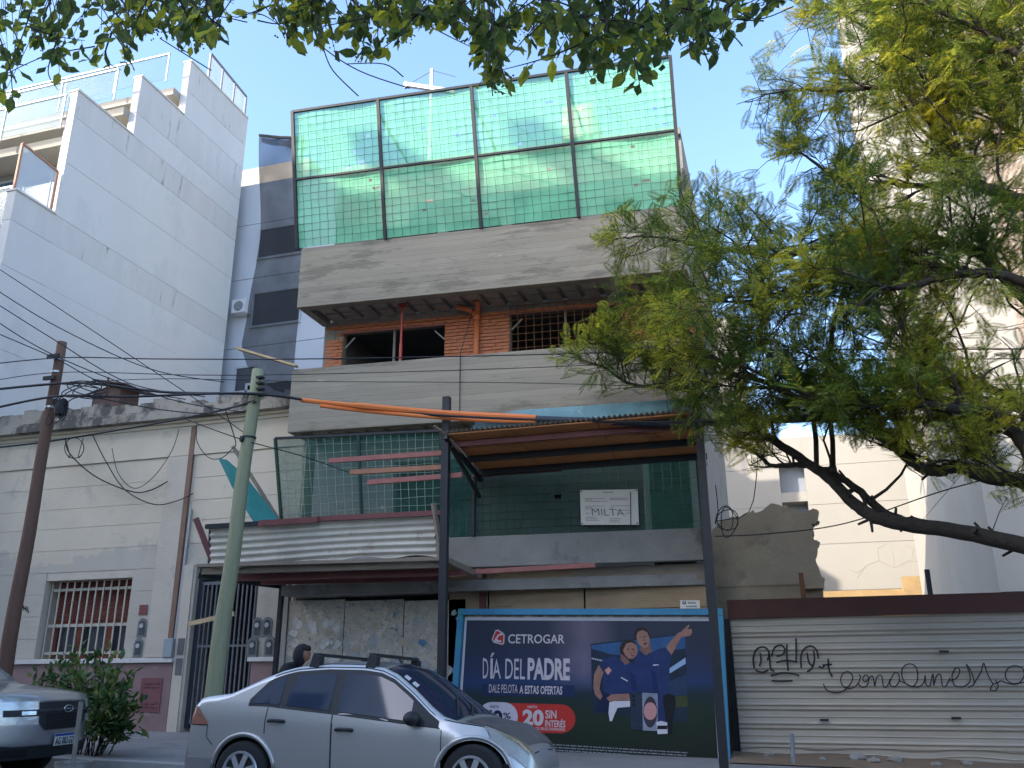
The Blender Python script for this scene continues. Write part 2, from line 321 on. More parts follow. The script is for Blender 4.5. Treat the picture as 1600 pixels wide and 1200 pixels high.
# bare earth and rubble strip along the shutter fence
b = MB(); b.grid(lambda x, y: V(x, y, sw(x, y)+0.012+0.05*max(0, (y-13.2))*(0.5+0.5*math.sin(x*3.1)*math.sin(x*1.3+1))), list(np.linspace(-0.9, 8, 40)), list(np.linspace(12.9, 14.2, 8)))
struct(b.build('dirt_strip', EARTH, smooth=True))
for i, (x, y, s_) in enumerate([(0.75, 13.75, .13), (0.95, 13.6, .09), (1.25, 13.8, .1), (2.1, 13.7, .08), (-0.4, 13.8, .07), (0.3, 13.6, .06), (1.7, 13.5, .07)]):
    bm = bmesh.new(); bmesh.ops.create_icosphere(bm, subdivisions=2, radius=s_)
    for v in bm.verts: v.co *= 0.75+0.5*random.random(); v.co.z *= 0.6
    me = bpy.data.meshes.new('rubble_stone'); bm.to_mesh(me); bm.free(); me.materials.append(CONC2)
    o = bpy.data.objects.new('rubble_stone', me); COL.objects.link(o); o.location = (x, y, sw(x, y)+s_*0.35)
    tag(o, ['largest rubble lump on the dirt at the foot of the shutter fence', 'rubble lump just right of the largest one by the shutter', 'flat rubble lump second right of the largest lump', 'small rubble lump farthest right along the shutter foot',
            'small rubble lump beside the leaning dark post foot', 'small rubble lump just left of the largest one', 'rubble lump nearest the pavement by the shutter'][i], 'rubble', 'rubble at the shutter foot')

# ================================================================== old house on the left
HB = sw(-12, 14.2)
house = thing('old_house', 'single-storey old house with cracked beige plaster and a blackened cornice', 'house', (-13, 14.2, HB))
HY = 14.2
WX0, WX1, WZ0, WZ1 = -13.86, -11.83, 1.60, 3.12
# backing wall behind the proud plaster courses, with the window opening left free; the door opening is at its left
DX0, DX1, DZ1 = -16.2, -15.05, 2.95
core = MB()
core.box(-22, DX0, HY+.010, HY+.5, 0, 6.1); core.box(DX0, DX1, HY+.010, HY+.5, DZ1, 6.1); core.box(DX1, WX0, HY+.010, HY+.5, 0, 6.1)
core.box(WX0, WX1, HY+.010, HY+.5, 0, WZ0); core.box(WX0, WX1, HY+.010, HY+.5, WZ1, 6.1); core.box(WX1, -10.42, HY+.010, HY+.5, 0, 6.1)
core.box(-10.42, -9.08, HY+.010, HY+.5, 3.3, 6.1); core.box(-9.08, -8.3, HY+.010, HY+.5, 0, 6.1)
core.box(-22, -8.3, HY+.5, 24, 5.6, 5.75)
core.build('wall', PLASTERP, house)
# plaster courses with open joints between them
zc = [1.66, 2.02, 2.44, 2.86, 3.27, 3.70, 4.14, 4.53, 4.97, 5.42]
for i in range(len(zc)-1):
    z0, z1 = zc[i]+.004, zc[i+1]-.004
    segs = [(-22, DX0), (DX1, WX0), (WX1, -11.33)] if z0 < WZ1-.2 else ([(-22, DX0), (DX1, -11.33)] if z0 < DZ1 else [(-22, -11.33)])
    for a, c in segs:
        zz0, zz1 = z0, z1
        if z0 < WZ1 < z1 and (a, c) == (DX1, -11.33): pass
        bx('plaster_course', PLASTER, house, a+.002, c-.002, HY, HY+.03, zz0, zz1)
for i in range(4, len(zc)-1):
    bx('plaster_course', PLASTER, house, -10.68, -8.34, HY-.004, HY+.03, zc[i]+.005, zc[i+1]-.005)
bx('plaster_course', PLASTER, house, -9.06, -8.34, HY-.004, HY+.03, 1.67, 3.26)
bx('frieze', PLASTER, house, -22, -8.32, HY-.03, HY+.03, 5.43, 6.02)
bx('pilaster', PLASTERP, house, -11.32, -10.86, HY-.035, HY+.03, 1.66, 5.42)
bx('pilaster', PLASTERP, house, -10.66, -10.45, HY-.06, HY+.03, 0.3, 3.3)
bx('pilaster', PLASTERP, house, -10.45, -10.40, HY-.03, HY+.3, 0.3, 3.3)
bx('drain_strip', M('rust_stained_strip', (0.22,0.13,0.09), 0.8, 0.25, 4, 0.1, 20), house, -10.85, -10.75, HY-.05, HY+.03, 1.75, 6.0)
br('conduit', M('grey_conduit', (0.42,0.42,0.42), 0.4, 0.1, 5, 0, metal=.4), house, (-10.69, HY-.04, 1.9), (-10.66, HY-.04, 4.36), .045)
# cornice: stacked mouldings, then the blackened parapet
for i, (z0, z1, d) in enumerate([(6.02, 6.09, .06), (6.09, 6.15, .12), (6.15, 6.29, .26), (6.29, 6.35, .22)]):
    bx('cornice_moulding', GRIME if i > 1 else PLASTER, house, -22, -8.3, HY-d, HY+.2, z0+.001, z1)
par = MB(); n = 46
for i in range(n):
    x0 = -22+13.7*i/n; x1 = -22+13.7*(i+1)/n; h = 6.68+.07*math.sin(i*1.7)*math.sin(i*.6)+random.uniform(-.025, .025)-.012*max(0, x0+14)*3
    par.box(x0, x1, HY+.0, HY+.22, 6.35, h)
par.build('parapet', GRIME, house)
# dado and ledge
bx('dado', DADO, house, -15.04, -10.68, HY-.05, HY+.03, 0.2, 1.56); bx('dado', DADO, house, -22, -16.21, HY-.05, HY+.03, 0.2, 1.56)
bx('dado', DADO, house, -9.06, -8.34, HY-.05, HY+.03, 0.2, 1.56)
for i in range(5):
    x0 = -15.06+i*.88; bx('ledge', MARBLE, house, x0+.004, x0+.876, HY-.11, HY+.0, 1.562, 1.645, bevel=.006)
bx('ledge', MARBLE, house, -9.12, -8.34, HY-.1, HY+.0, 1.562, 1.635, bevel=.006)
# window: reveal, roller shutter, wooden sashes with panes and curtains, grille
RED = M('red_brown_joinery', (0.22,0.06,0.035), 0.6, 0.2, 5, 0.1, 30)
SLATM = M('roller_shutter', (0.19,0.055,0.038), 0.6, 0.2, 6, 0.1, 30)
win = MB().box(WX0, WX1, HY+.36, HY+.42, WZ0, WZ0+.12).box(WX0, WX1, HY+.36, HY+.42, 2.28, 2.36).box(WX0, WX0+.12, HY+.36, HY+.42, WZ0+.12, 2.28).box(WX1-.12, WX1, HY+.36, HY+.42, WZ0+.12, 2.28)
for x in (-13.21, -12.5): win.box(x-.07, x+.07, HY+.355, HY+.42, WZ0+.12, 2.28)
win = win.build('window', RED, house)
for i in range(15):
    z = 2.37+i*.05; bx('shutter_slat', SLATM, win, WX0+.03, WX1-.03, HY+.34+.012*(i % 2), HY+.39, z, z+.044)
for a, c in ((WX0+.12, -13.28), (-13.14, -12.57), (-12.43, WX1-.12)):
    bx('pane', GLASSW, win, a, c, HY+.375, HY+.38, WZ0+.12, 2.28)
    cu = MB(); cu.grid(lambda u, v: V(a+(c-a)*u, HY+.50+.03*math.sin(u*22), WZ0+.1+v*.62), np.linspace(0.03, .97, 24), [0, 1]); cu.build('curtain', M('grey_curtain', (0.42,0.42,0.42), 0.9, 0.1, 3, 0), win, smooth=True)
bx('room_back', DARKROOM, house, WX0-.5, WX1+.5, HY+1.4, HY+1.45, 0.5, 3.6)
GR = M('cream_grille_paint', (0.56,0.50,0.39), 0.6, 0.1, 6, 0.05)
gr = MB().bar((WX0+.02, HY+.17, 2.95), (WX1-.02, HY+.17, 2.95), .02, .05).bar((WX0+.02, HY+.17, 2.27), (WX1-.02, HY+.17, 2.27), .02, .055).bar((WX0+.02, HY+.17, 1.76), (WX1-.02, HY+.17, 1.76), .02, .05).build('window_grille', GR, house)
for i in range(12):
    x = WX0+.06+i*(WX1-WX0-.12)/11; br('grille_bar', GR, gr, (x, HY+.14, 1.63), (x, HY+.14, 3.1), .022)
# door far left, number, meters, gas cabinet
bx('door', RED, house, DX0, DX1, HY+.25, HY+.3, 0.3, DZ1)
for i in range(3):
    bx('door_panel', RED, house, DX0+.1, DX1-.1, HY+.235, HY+.25, .5+.8*i, 1.2+.8*i)
NUM = M('number_metal', (0.05,0.045,0.04), 0.4, 0.1, 5, 0, metal=.6)
METER = M('meter_housing', (0.17,0.17,0.165), 0.5, 0.15, 6, 0.05); METERG = mat_glass('meter_glass', (0.1,0.11,0.11), .8)
def meter(x, z, parent, y=HY):
    pts = [V(x-.1, y-.012, z), V(x+.1, y-.012, z)] + [V(x+.1*math.cos(t), y-.012, z+.24+.1*math.sin(t)) for t in np.linspace(0, math.pi, 9)]
    o = MB().prism(pts, (0, .04, 0)).build('meter_niche', METER, parent)
    pts = [V(x-.06, y-.02, z+.04), V(x+.06, y-.02, z+.04)] + [V(x+.06*math.cos(t), y-.02, z+.23+.06*math.sin(t)) for t in np.linspace(0, math.pi, 7)]
    MB().prism(pts, (0, .006, 0)).build('meter_face', METERG, o)
    MB().lathe([(.045, -.035), (.04, -.03)], (x, y, z+.2), 'y', 12).build('meter_dial', M('dial_grey', (0.4,0.4,0.38), .5, .1, 5, 0), o)
meter(-11.47, 2.02, house); meter(-11.5, 1.665, house)
bx('wall_plate', M('maroon_plate', (0.2,0.06,0.055), .6, .2, 6, .1), house, -11.58, -11.4, HY-.015, HY+.0, 2.42, 2.6)
bx('meter_box', M('meter_box_grey', (0.3,0.33,0.33), .4, .15, 5, .05), house, -10.86, -10.67, HY-.14, HY-.05, 1.65, 1.98, bevel=.01)
gas = MB().box(-11.3, -10.85, HY-.065, HY-.05, .72, 1.3).build('gas_cabinet', M('maroon_cabinet', (0.2,0.075,0.08), .6, .12, 3, .08, 20), house)
for z in (1.2, 1.14, .86, .80):
    for k in (0, 1): bx('louvre', M('maroon_cabinet', (0,0,0)), gas, -11.25+k*.2, -11.1+k*.2, HY-.078, HY-.065, z, z+.015)
meter(-9.02, 1.98, house, HY-.005); meter(-8.82, 1.98, house, HY-.006); meter(-9.06, 1.64, house, HY-.05); meter(-8.72, 1.64, house, HY-.05)
for z in (2.3, 1.95): bx('pilaster_niche', DARKROOM, house, -10.6, -10.47, HY-.075, HY-.061, z-.6, z-.32)
# passage behind the gate
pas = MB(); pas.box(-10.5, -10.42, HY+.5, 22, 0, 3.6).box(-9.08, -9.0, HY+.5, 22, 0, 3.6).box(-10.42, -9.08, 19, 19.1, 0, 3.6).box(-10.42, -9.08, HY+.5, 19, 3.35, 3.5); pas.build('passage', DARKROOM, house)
# iron gate in the passage
gate = thing('iron_gate', 'grey iron bar gate closing the dark passage beside the old house', 'gate', (-9.75, HY+.12, HB))
GATE = M('gate_grey_paint', (0.16,0.16,0.165), .5, .15, 5, .05); GBLK = M('gate_frame_dark', (0.03,0.035,0.045), .5, .15, 5, .05)
fr = MB(); fr.box(-10.40, -10.31, HY+.08, HY+.16, .45, 3.28).box(-9.17, -9.1, HY+.08, HY+.16, .45, 3.28).box(-10.31, -9.17, HY+.08, HY+.16, 3.02, 3.28)
fr.build('gate_frame', GBLK, gate)
for z, h_ in ((2.96, .06), (1.84, .04), (.55, .06)): br('gate_rail', GATE, gate, (-10.31, HY+.1, z), (-9.17, HY+.1, z), .03, h_)
for i in range(13):
    x = -10.29+i*.0925; br('gate_bar', GATE, gate, (x, HY+.1, .52), (x, HY+.1, 2.97), .028)
bx('lock_box', GATE, gate, -9.85, -9.74, HY+.05, HY+.13, 1.5, 1.8)
for i in range(11):
    x = -10.24+i*.0925; MB().tube([V(x+.035*math.cos(t), HY+.1, 1.9+.035*math.sin(t)) for t in np.linspace(0, 4.4, 9)], .007, 4).build('scroll', GBLK, gate)
bx('passage_floor', PAVE, house, -10.42, -9.08, HY-.0, 19, .1, sw(-9.7, 14.3))
# roof stack of the old house
st = thing('rusty_roof_stack', 'rusty sheet-metal stack with a tilted lid above the house parapet', 'chimney', (-13.9, 15.5, 5.75))
RUSTY = M('rusty_sheet', (0.12,0.075,0.06), .8, .3, 3, .2, 20, stain=[((0.06,0.05,0.05), 2, .55, .7)])
MB().prism([V(-14.35, 15.2, 5.75), V(-13.62, 15.2, 5.75), V(-13.62, 15.2, 7.5), V(-14.35, 15.2, 7.42)], (0, .6, 0)).build('stack_body', RUSTY, st)
MB().prism([V(-14.3, 15.05, 7.62), V(-13.35, 15.05, 7.42), V(-13.35, 15.05, 7.45), V(-14.3, 15.05, 7.65)], (0, .9, 0)).build('stack_lid', RUSTY, st)
MB().bar((-14.0, 15.2, 7.4), (-14.0, 15.2, 7.7), .03).build('lid_strut', RUSTY, st)

# ================================================================== white stepped apartment tower, far left
tower = thing('white_tower', 'white stepped apartment tower with a blank side wall and glass terraces', 'apartment block', (-20, 14, 0))
TX = -16.0
# blank side wall in bands with open joints; each band ends where the stepped outline ends
steps = [(11.97, 13.7), (15.55, 14.91), (17.5, 16.96), (19.47, 18.86)]     # (top, front)
zb = [0, 2.6, 5.4, 8.2, 10.1, 11.22, 11.97, 13.46, 14.8, 15.55, 16.3, 17.5, 18.4, 19.47]
def yfront(z):
    for t, y in steps:
        if z < t-.01: return y
    return 18.86
bx('side_wall_core', WHITEW, tower, TX-.25, TX-.006, 14.95, 22.0, 0, 11.9)
for i in range(len(zb)-1):
    z0, z1 = zb[i], zb[i+1]; y0 = yfront(z0+.02)
    g0 = .009 if i else 0
    topped = any(abs(z1-t) < .01 for t, _ in steps)
    bx('side_wall_band', STREAK if (topped and i > 4) else WHITEW, tower, TX-.24, TX, y0, 22.0, z0+g0, z1)
for (t, y), (t2, y2) in zip(steps, steps[1:]+[(None, 22.0)]):
    bx('wall_coping', STREAK, tower, TX-.27, TX+.03, y-.02, (y2 if y2 else 22)-.01, t+.001, t+.05)
# body of the tower behind the wall: storeys set back one behind the other
lv = [(0, 11.2, 14.2), (11.2, 14.45, 15.9), (14.45, 16.4, 17.5), (16.4, 18.35, 19.3)]
for z0, z1, y0 in lv:
    bx('storey', CREAM, tower, -34, TX-.25, y0, 21.9, z0+.003, z1-.25)
    bx('floor_slab', CREAM, tower, -34, TX-.25, y0-.75 if z0 else y0-.4, 21.9, z1-.248, z1)
WF = M('white_window_frame', (0.45,0.46,0.47), .4, .05, 4, 0)
for z0, z1, y0 in lv[1:]:
    zz0, zz1 = z0+.15, z1-.45
    for k in range(9):
        x1 = TX-.5-k*1.9; x0 = x1-1.8
        f_ = MB().box(x0, x1, y0-.05, y0-.003, zz0, zz0+.06).box(x0, x1, y0-.05, y0-.003, zz1-.06, zz1).box(x0, x0+.05, y0-.05, y0-.003, zz0+.06, zz1-.06).box(x1-.05, x1, y0-.05, y0-.003, zz0+.06, zz1-.06).box((x0+x1)/2-.03, (x0+x1)/2+.03, y0-.05, y0-.003, zz0+.06, zz1-.06).build('window', WF, tower)
        bx('pane', M('tower_glass', (0.08,0.15,0.19), .08, .1, 1, 0, spec=.3), f_, x0+.05, x1-.05, y0-.03, y0-.004, zz0+.06, zz1-.06)
for k in range(6):
    x1 = TX-.6-k*2.6
    f_ = MB().box(x1-2.0, x1, 14.14, 14.197, 8.6, 8.66).box(x1-2.0, x1, 14.14, 14.197, 10.1, 10.16).box(x1-2.0, x1-1.95, 14.14, 14.197, 8.66, 10.1).box(x1-.05, x1, 14.14, 14.197, 8.66, 10.1).build('window', WF, tower)
    bx('pane', M('tower_glass', (0,0,0)), f_, x1-1.95, x1-.05, 14.16, 14.196, 8.66, 10.1)
for z1, y0 in ((14.45, 14.85), (16.4, 16.4), (18.35, 18.25), (11.2, 13.85)):
    rail = MB().bar((-34, y0, z1+1.0), (TX-.28, y0, z1+1.0), .05, .05).build('balustrade_rail', WF, tower)
    for k in range(9):
        x1 = TX-.35-k*1.9
        bx('balustrade_pane', GLASSB, rail, x1-1.8, x1, y0-.01, y0+.01, z1+.08, z1+.97)
        br('balustrade_post', WF, rail, (x1+.045, y0, z1), (x1+.045, y0, z1+1.0), .04)
# screens standing on the side wall
FR = M('rust_red_frame', (0.42,0.2,0.12), .6, .2, 5, 0)
sc_ = MB(); c4 = [V(TX-.1, 13.72, 12.03), V(TX-.1, 14.82, 12.03), V(TX-.1, 14.82, 13.15), V(TX-.1, 13.72, 13.25)]
for i in range(4): sc_.bar(c4[i], c4[(i+1) % 4], .05)
sc_ = sc_.build('side_screen', FR, tower); MB().poly([p+V(.0, 0, 0) for p in c4]).build('screen_pane', mat_glass('frosted_pane', (0.5,0.55,0.58), .8, .4), sc_)
sc_ = MB(); c4 = [V(TX-.1, 19.85, 19.55), V(TX-.1, 21.9, 19.55), V(TX-.1, 21.9, 20.35), V(TX-.1, 19.85, 20.55)]
for i in range(4): sc_.bar(c4[i], c4[(i+1) % 4], .06)
for k in (1, 2): sc_.bar(c4[0].lerp(c4[1], k/3), c4[3].lerp(c4[2], k/3), .05)
sc_ = sc_.build('roof_screen', M('grey_screen_frame', (0.2,0.2,0.21), .5, .1, 5, 0), tower)
MB().poly(c4).build('screen_mesh', mat_net('screen_mesh', (0.5,0.5,0.52), .38, .3), sc_)

# ================================================================== grey block behind the tower
gb = thing('grey_block', 'grey rendered block with small windows behind the black netting', 'building', (-14.5, 22.5, 0))
for i, (z0, z1) in enumerate(zip([0, 8.6, 11.2, 13.6, 15.6], [8.6, 11.2, 13.6, 15.6, 17.15])):
    bx('wall_band', GREYW, gb, -18, -11.6, 22.45, 22.95, z0+(.02 if i else 0), z1)
bx('upper_storey', CREAM, gb, -18.0, -15.0, 24.5, 27.2, 17.15, 19.3)
for x0, x1, z0, z1 in ((-15.75, -15.1, 9.75, 10.5), (-15.35, -13.7, 14.3, 15.3), (-15.35, -13.7, 11.9, 13.0), (-15.3, -13.7, 9.2, 9.9)):
    f_ = MB().box(x0-.07, x1+.07, 22.38, 22.447, z0-.07, z0).box(x0-.07, x1+.07, 22.38, 22.447, z1, z1+.07).box(x0-.07, x0, 22.38, 22.447, z0, z1).box(x1, x1+.07, 22.38, 22.447, z0, z1).build('window', WF, gb)
    bx('pane', M('dark_pane', (0.05,0.055,0.065), .1, .1, 1, 0, spec=.7), f_, x0, x1, 22.42, 22.448, z0, z1)
ac = MB().box(-15.95, -15.45, 22.1, 22.44, 12.3, 12.75).build('air_conditioner', M('ac_white', (0.6,0.6,0.6), .5, .05, 4, 0), gb)
MB().lathe([(.17, -.02), (.15, -.03)], (-15.7, 22.1, 12.52), 'y', 14).build('fan_grille', M('ac_grey', (0.2,0.2,0.2), .5, .05, 4, 0), ac)

# ================================================================== lot on the right: shutter fence, ruin, far walls, tall block
fence = thing('shutter_fence', 'ribbed cream metal hoarding with black graffiti under a rust-red beam', 'hoarding', (1.5, 14.1, sw(1.5, 14.1)))
SHUT = M('cream_shutter', (0.44,0.39,0.315), .55, .12, 1.4, .1, 25, metal=.1, stretch=(.6,1,3), stain=[((0.3,0.25,0.19), 1.2, .6, .5), ((0.16,0.09,0.06), 5, .74, .8)])
def rib(z):   # ribbed sheet profile: flat pans with pairs of proud ribs
    t = (z % .255)/.255
    return -.036*max(0, 1-abs(t-.2)/.09) - .036*max(0, 1-abs(t-.45)/.09) - .014*max(0, 1-abs(t-.8)/.05)
zz = []
z = .10
while z < 2.1: zz.append(z); z += .255/22
for k in range(4):
    x0 = -.8+k*2.02; x1 = x0+2.06
    def fn(x, z): return V(x, 14.12+.012*(k % 2)+rib(z)+.012*math.sin(x*2.1+z*1.7)*math.sin(z*1.1)+(.0 if x < x1-.001 else 0), z - (.0 if z > .3 else .02*math.sin(x*5)))
    MB().grid(fn, np.linspace(x0, x1, 9), zz).build('shutter_panel', SHUT, fence, smooth=False)
bx('top_beam', RUSTB, fence, -.83, 7.3, 14.04, 14.2, 2.1, 2.37)
for x in (-.86, 3.25, 7.3): bx('fence_post', BLACKST, fence, x-.04, x+.04, 14.16, 14.24, .0, 2.1)
# graffiti: flat sprayed strokes lying on the sheet
SPRAY = M('black_spray', (0.03,0.03,0.03), .7, .2, 8, 0)
def stroke(pts, w, y=14.075, n=7):
    p = spline([V(PY(1120+a/3.333, 900+c/3.333, y).x, y, PY(1120+a/3.333, 900+c/3.333, y).z) for a, c in pts], n)
    mb = MB(); L = []
    for i, q in enumerate(p):
        d = (p[min(i+1, len(p)-1)]-p[max(i-1, 0)]).normalized(); nn = V(-d.z, 0, d.x)*w/2; L += [q+nn, q-nn]
    mb.add(L, [(2*i, 2*i+1, 2*i+3, 2*i+2) for i in range(len(p)-1)]); return mb
G1 = [[(195,480),(190,430),(205,385),(235,370),(262,380),(272,410),(262,440)], [(225,400),(230,440),(222,470)], [(272,400),(280,480),(300,495)], [(285,420),(300,375),(335,360),(355,385),(340,410),(310,418)],
      [(365,355),(365,420),(372,495)], [(412,325),(414,400),(412,450)], [(310,450),(360,440),(420,448)], [(440,480),(438,420),(455,380),(490,365),(518,385),(530,430)], [(470,400),(480,450),(500,470)], [(505,390),(508,440),(495,480),(470,500)],
      [(200,490),(235,502),(270,490)], [(280,520),(340,505),(400,510),(430,520)], [(530,470),(548,478),(560,468)], [(580,430),(585,490),(602,525)], [(550,465),(600,460)], [(285,545),(330,548),(395,545)]]
G2 = [[(555,560),(570,590),(610,608),(655,600),(690,570),(708,530),(690,500),(660,505),(645,540),(660,575),(700,585),(735,560),(748,525),(740,515)], [(735,560),(760,580),(785,565),(790,530),(775,515),(760,535),(775,550),(810,520),(822,575)], [(822,575),(835,525),(858,520),(868,575),(885,575),(905,540),(925,505),(945,510),(950,545),(930,575),(905,570),(900,535)],
      [(950,545),(985,560),(1020,575),(1045,540),(1040,480),(1010,458),(975,470),(962,510),(985,560),(1040,578),(1075,560),(1085,520)], [(1085,515),(1090,565),(1110,570),(1125,510),(1130,570)], [(1130,570),(1145,520),(1165,515),(1175,570),(1195,570),(1215,530)], [(1215,545),(1250,530),(1265,490),(1245,480),(1225,520),(1240,570),(1285,575),(1320,540),(1300,458)], [(1300,458),(1325,500),(1340,560),(1310,580)], [(1340,560),(1375,500),(1390,455),(1410,510),(1440,560),(1480,545)], [(1440,560),(1425,590),(1450,597),(1465,570),(1450,540)], [(1480,545),(1520,560),(1570,560),(1600,520),(1590,480),(1545,468),(1510,490),(1505,530),(1540,560),(1620,550)]]
g = MB()
for s_ in G1: q = stroke(s_, .026); g.add(q.v, q.f)
g.build('graffiti_tag', SPRAY, fence, fixn=False)
g = MB()
for s_ in G2: q = stroke(s_, .016); g.add(q.v, q.f)
g.build('graffiti_script', SPRAY, fence, fixn=False)
for px_, py_ in ((1475, 1018), (1494, 1122), (1288, 1125)):
    p = PY(px_, py_, 14.07); bx('hasp', BLACKST, fence, p.x-.06, p.x+.06, 14.05, 14.09, p.z-.015, p.z+.015)
# broken wall
ruin = thing('ruined_wall', 'broken stub of old plastered wall rising behind the shutter fence', 'wall', (0, 14.7, .2))
top = [(1112,835),(1127,812),(1160,808),(1172,800),(1190,798),(1205,786),(1228,788),(1250,800),(1262,797),(1278,797),(1281,815),(1268,820),(1272,842),(1281,850),(1276,880),(1290,905),(1287,935)]
pts = [PY(a, c, 14.6) for a, c in top]; pts = [V(p.x, 14.6, p.z) for p in pts] + [V(pts[-1].x, 14.6, .1), V(pts[0].x, 14.6, .1)]
rough = []
for k in range(len(pts)):
    a_, b_ = pts[k], pts[(k+1) % len(pts)]; rough.append(a_)
    if a_.z > .2 and b_.z > .2:
        for t in (.25, .5, .75): rough.append(a_.lerp(b_, t)+V(random.uniform(-.03, .03), 0, random.uniform(-.03, .03)))
MB().prism(rough, (0, .34, 0)).build('wall_stub', RUIN, ruin)
for i in range(9):   # bricks baring at the broken end
    p = PY(1276+random.uniform(-9, 4), 803+i*13.5+random.uniform(-4, 4), 14.66); bx('brick', RUIN, ruin, p.x-.16, p.x+random.uniform(-.02, .05), 14.62+random.uniform(0, .08), 14.9, p.z-random.uniform(.02, .04), p.z+random.uniform(.02, .035))
p = PY(1270, 912, 14.5); bx('loose_block', RUIN, ruin, p.x-.12, p.x+.16, 14.4, 14.6, p.z-.08, p.z+.04)
bx('plaster_joint', RUIN, ruin, pts[0].x, .5, 14.585, 14.6, 2.62, 2.66)
post = bx('fence_stake', RUSTW, None, *(lambda p: (p.x-.035, p.x+.035, 14.38, 14.45, .1, PY(1253, 895, 14.4).z))(PY(1255, 930, 14.4)))
tag(post, 'short rusty stake standing before the ruined wall end', 'post')
p = PY(1452, 925, 15.2); post = MB().bar((p.x, 15.2, .1), (PY(1448, 890, 15.2).x, 15.2, PY(1448, 890, 15.2).z), .07).build('fence_stake', BLACKST)
tag(post, 'dark stake showing above the shutter fence before the ochre wall', 'post')
# far sunlit wall with deep windows
FWY = 35.0
far = thing('far_white_wall', 'sunlit cream party wall with deep square windows behind the empty lot', 'building', (3, FWY, 0))
xr = PY(1535, 775, FWY).x
zt = PY(1440, 668, FWY).z
w0, w1 = PY(1218, 0, FWY).x, None
wp = [PY(1218, 740, FWY), PY(1258, 770, FWY), PY(1218, 782, FWY), PY(1250, 800, FWY)]
wx0, wx1 = PY(1219, 755, FWY).x, PY(1259, 755, FWY).x; wza, wzb = PY(1240, 769, FWY).z, PY(1240, 722, FWY).z; wzc = PY(1240, 784, FWY).z; wzd = wzc-1.4
bands = MB()
def wallseg(x0, x1, z0, z1): bx('wall_panel', CREAM if False else FARW, far, x0+.004, x1-.004, FWY, FWY+.3, z0+.008, z1-.008)
FARW = M('far_wall_render', (0.32,0.30,0.265), .92, .07, .4, .1, 10, stain=[((0.30,0.285,0.255), .5, .56, .6)])
bx('wall_core', FARW, far, -4.2, wx0-.002, FWY+.02, FWY+.32, 0, zt-.02); bx('wall_core', FARW, far, wx1+.002, xr-.05, FWY+.02, FWY+.32, 0, zt-.02)
for x0, x1 in ((-4.2, wx0), (wx1, xr-.04)):
    for za, zb_ in ((0, 4.2), (4.2, 5.9), (5.9, 7.4), (7.4, 8.9), (8.9, zt)): bx('wall_panel', FARW, far, x0+.004, x1-.004, FWY, FWY+.018, za+.008, zb_-.008)
for za, zb_ in ((0, wzd), (wzc, wza), (wzb, zt)): bx('wall_panel', FARW, far, wx0, wx1, FWY+.001, FWY+.3, za, zb_)
for za, zb_ in ((wzd, wzc), (wza, wzb)):
    f_ = MB().box(wx0, wx1, FWY+.7, FWY+.75, za, zb_).build('window', M('grey_pane', (0.25,0.27,0.3), .3, .1, 2, 0), far)
    MB().box(wx0-.02, wx0, FWY+.3, FWY+.75, za, zb_).box(wx1, wx1+.02, FWY+.3, FWY+.75, za, zb_).box(wx0, wx1, FWY+.3, FWY+.75, zb_, zb_+.02).box(wx0, wx1, FWY+.3, FWY+.75, za-.02, za).build('window_reveal', FARW, f_)
bx('taller_block', FARW, far, -4.2, PY(1165, 600, FWY).x, FWY+.34, FWY+4, 0, PY(1100, 500, FWY+.34).z)
# wandering cracks in the render (dark hairlines)
def crack(pts):
    q = [PY(1000+a/2.143, 400+c/2.143, FWY-.006) for a, c in pts]; return MB().tube([V(p.x, FWY-.003, p.z) for p in q], .008, 4)
for c_ in ([(700,1050),(730,1060),(760,1035),(800,1020),(850,1045),(900,1020),(960,1030),(1060,1045)], [(800,1020),(795,980),(830,960)], [(850,1045),(850,1010),(845,990)], [(890,970),(915,980),(910,1010),(940,1025)], [(1060,1045),(1055,985)], [(760,1035),(725,1080)]):
    crack(c_).build('render_crack', M('crack_grey', (0.33,0.3,0.26), .9, .1, 4, 0), far)
p = PY(1513, 890, FWY-.3); MB().tube([V(p.x, FWY-.2, p.z-.8), V(p.x, FWY-.2, p.z), V(p.x-.12, FWY-.2, p.z+.18)], .035, 6).build('red_pipe', M('red_pipe', (0.55,0.1,0.05), .5, .1, 4, 0), far)
# low ochre walls of the lot
low = thing('low_ochre_wall', 'low sunlit ochre wall with flaking render at the back of the lot', 'wall', (4.5, 33.5, 0))
def lowseg(px0, px1, pyt, y): bx('wall_run', OCHRE, low, PY(px0, pyt, y).x, PY(px1, pyt, y).x, y, y+.3, 0, PY((px0+px1)/2, pyt, y).z)
lowseg(1285, 1411, 922, 33.6); lowseg(1409, 1516, 899, 33.3); lowseg(1516, 1575, 893, 33.28)
br('wall_joint', RUSTW, low, (PY(1514, 910, 33.2).x, 33.22, 0), (PY(1512, 895, 33.2).x, 33.22, PY(1512, 897, 33.2).z), .12)
tall = thing('tall_cream_block', 'tall sunlit cream apartment block seen through the tree at right', 'apartment block', (9, 20, 0))
tx = PY(1512, 640, 21.0).x
for k in range(11):
    bx('wall_panel', CREAM, tall, tx, tx+1.3, 21.0, 32, k*2.9+.01, (k+1)*2.9-.01); bx('wall_panel', PINKR, tall, tx+1.3, tx+2.1, 20.99, 32, k*2.9+.01, (k+1)*2.9-.01); bx('wall_panel', CREAM, tall, tx+2.1, tx+9, 21.0, 32, k*2.9+.01, (k+1)*2.9-.01)
    for j in range(3):
        x0 = tx+2.7+j*2.1; f_ = bx('window', WF, tall, x0, x0+1.2, 20.94, 20.997, k*2.9+1.0, k*2.9+2.3); bx('pane', M('dark_pane', (0,0,0)), f_, x0+.06, x0+1.14, 20.93, 20.939, k*2.9+1.06, k*2.9+2.24)
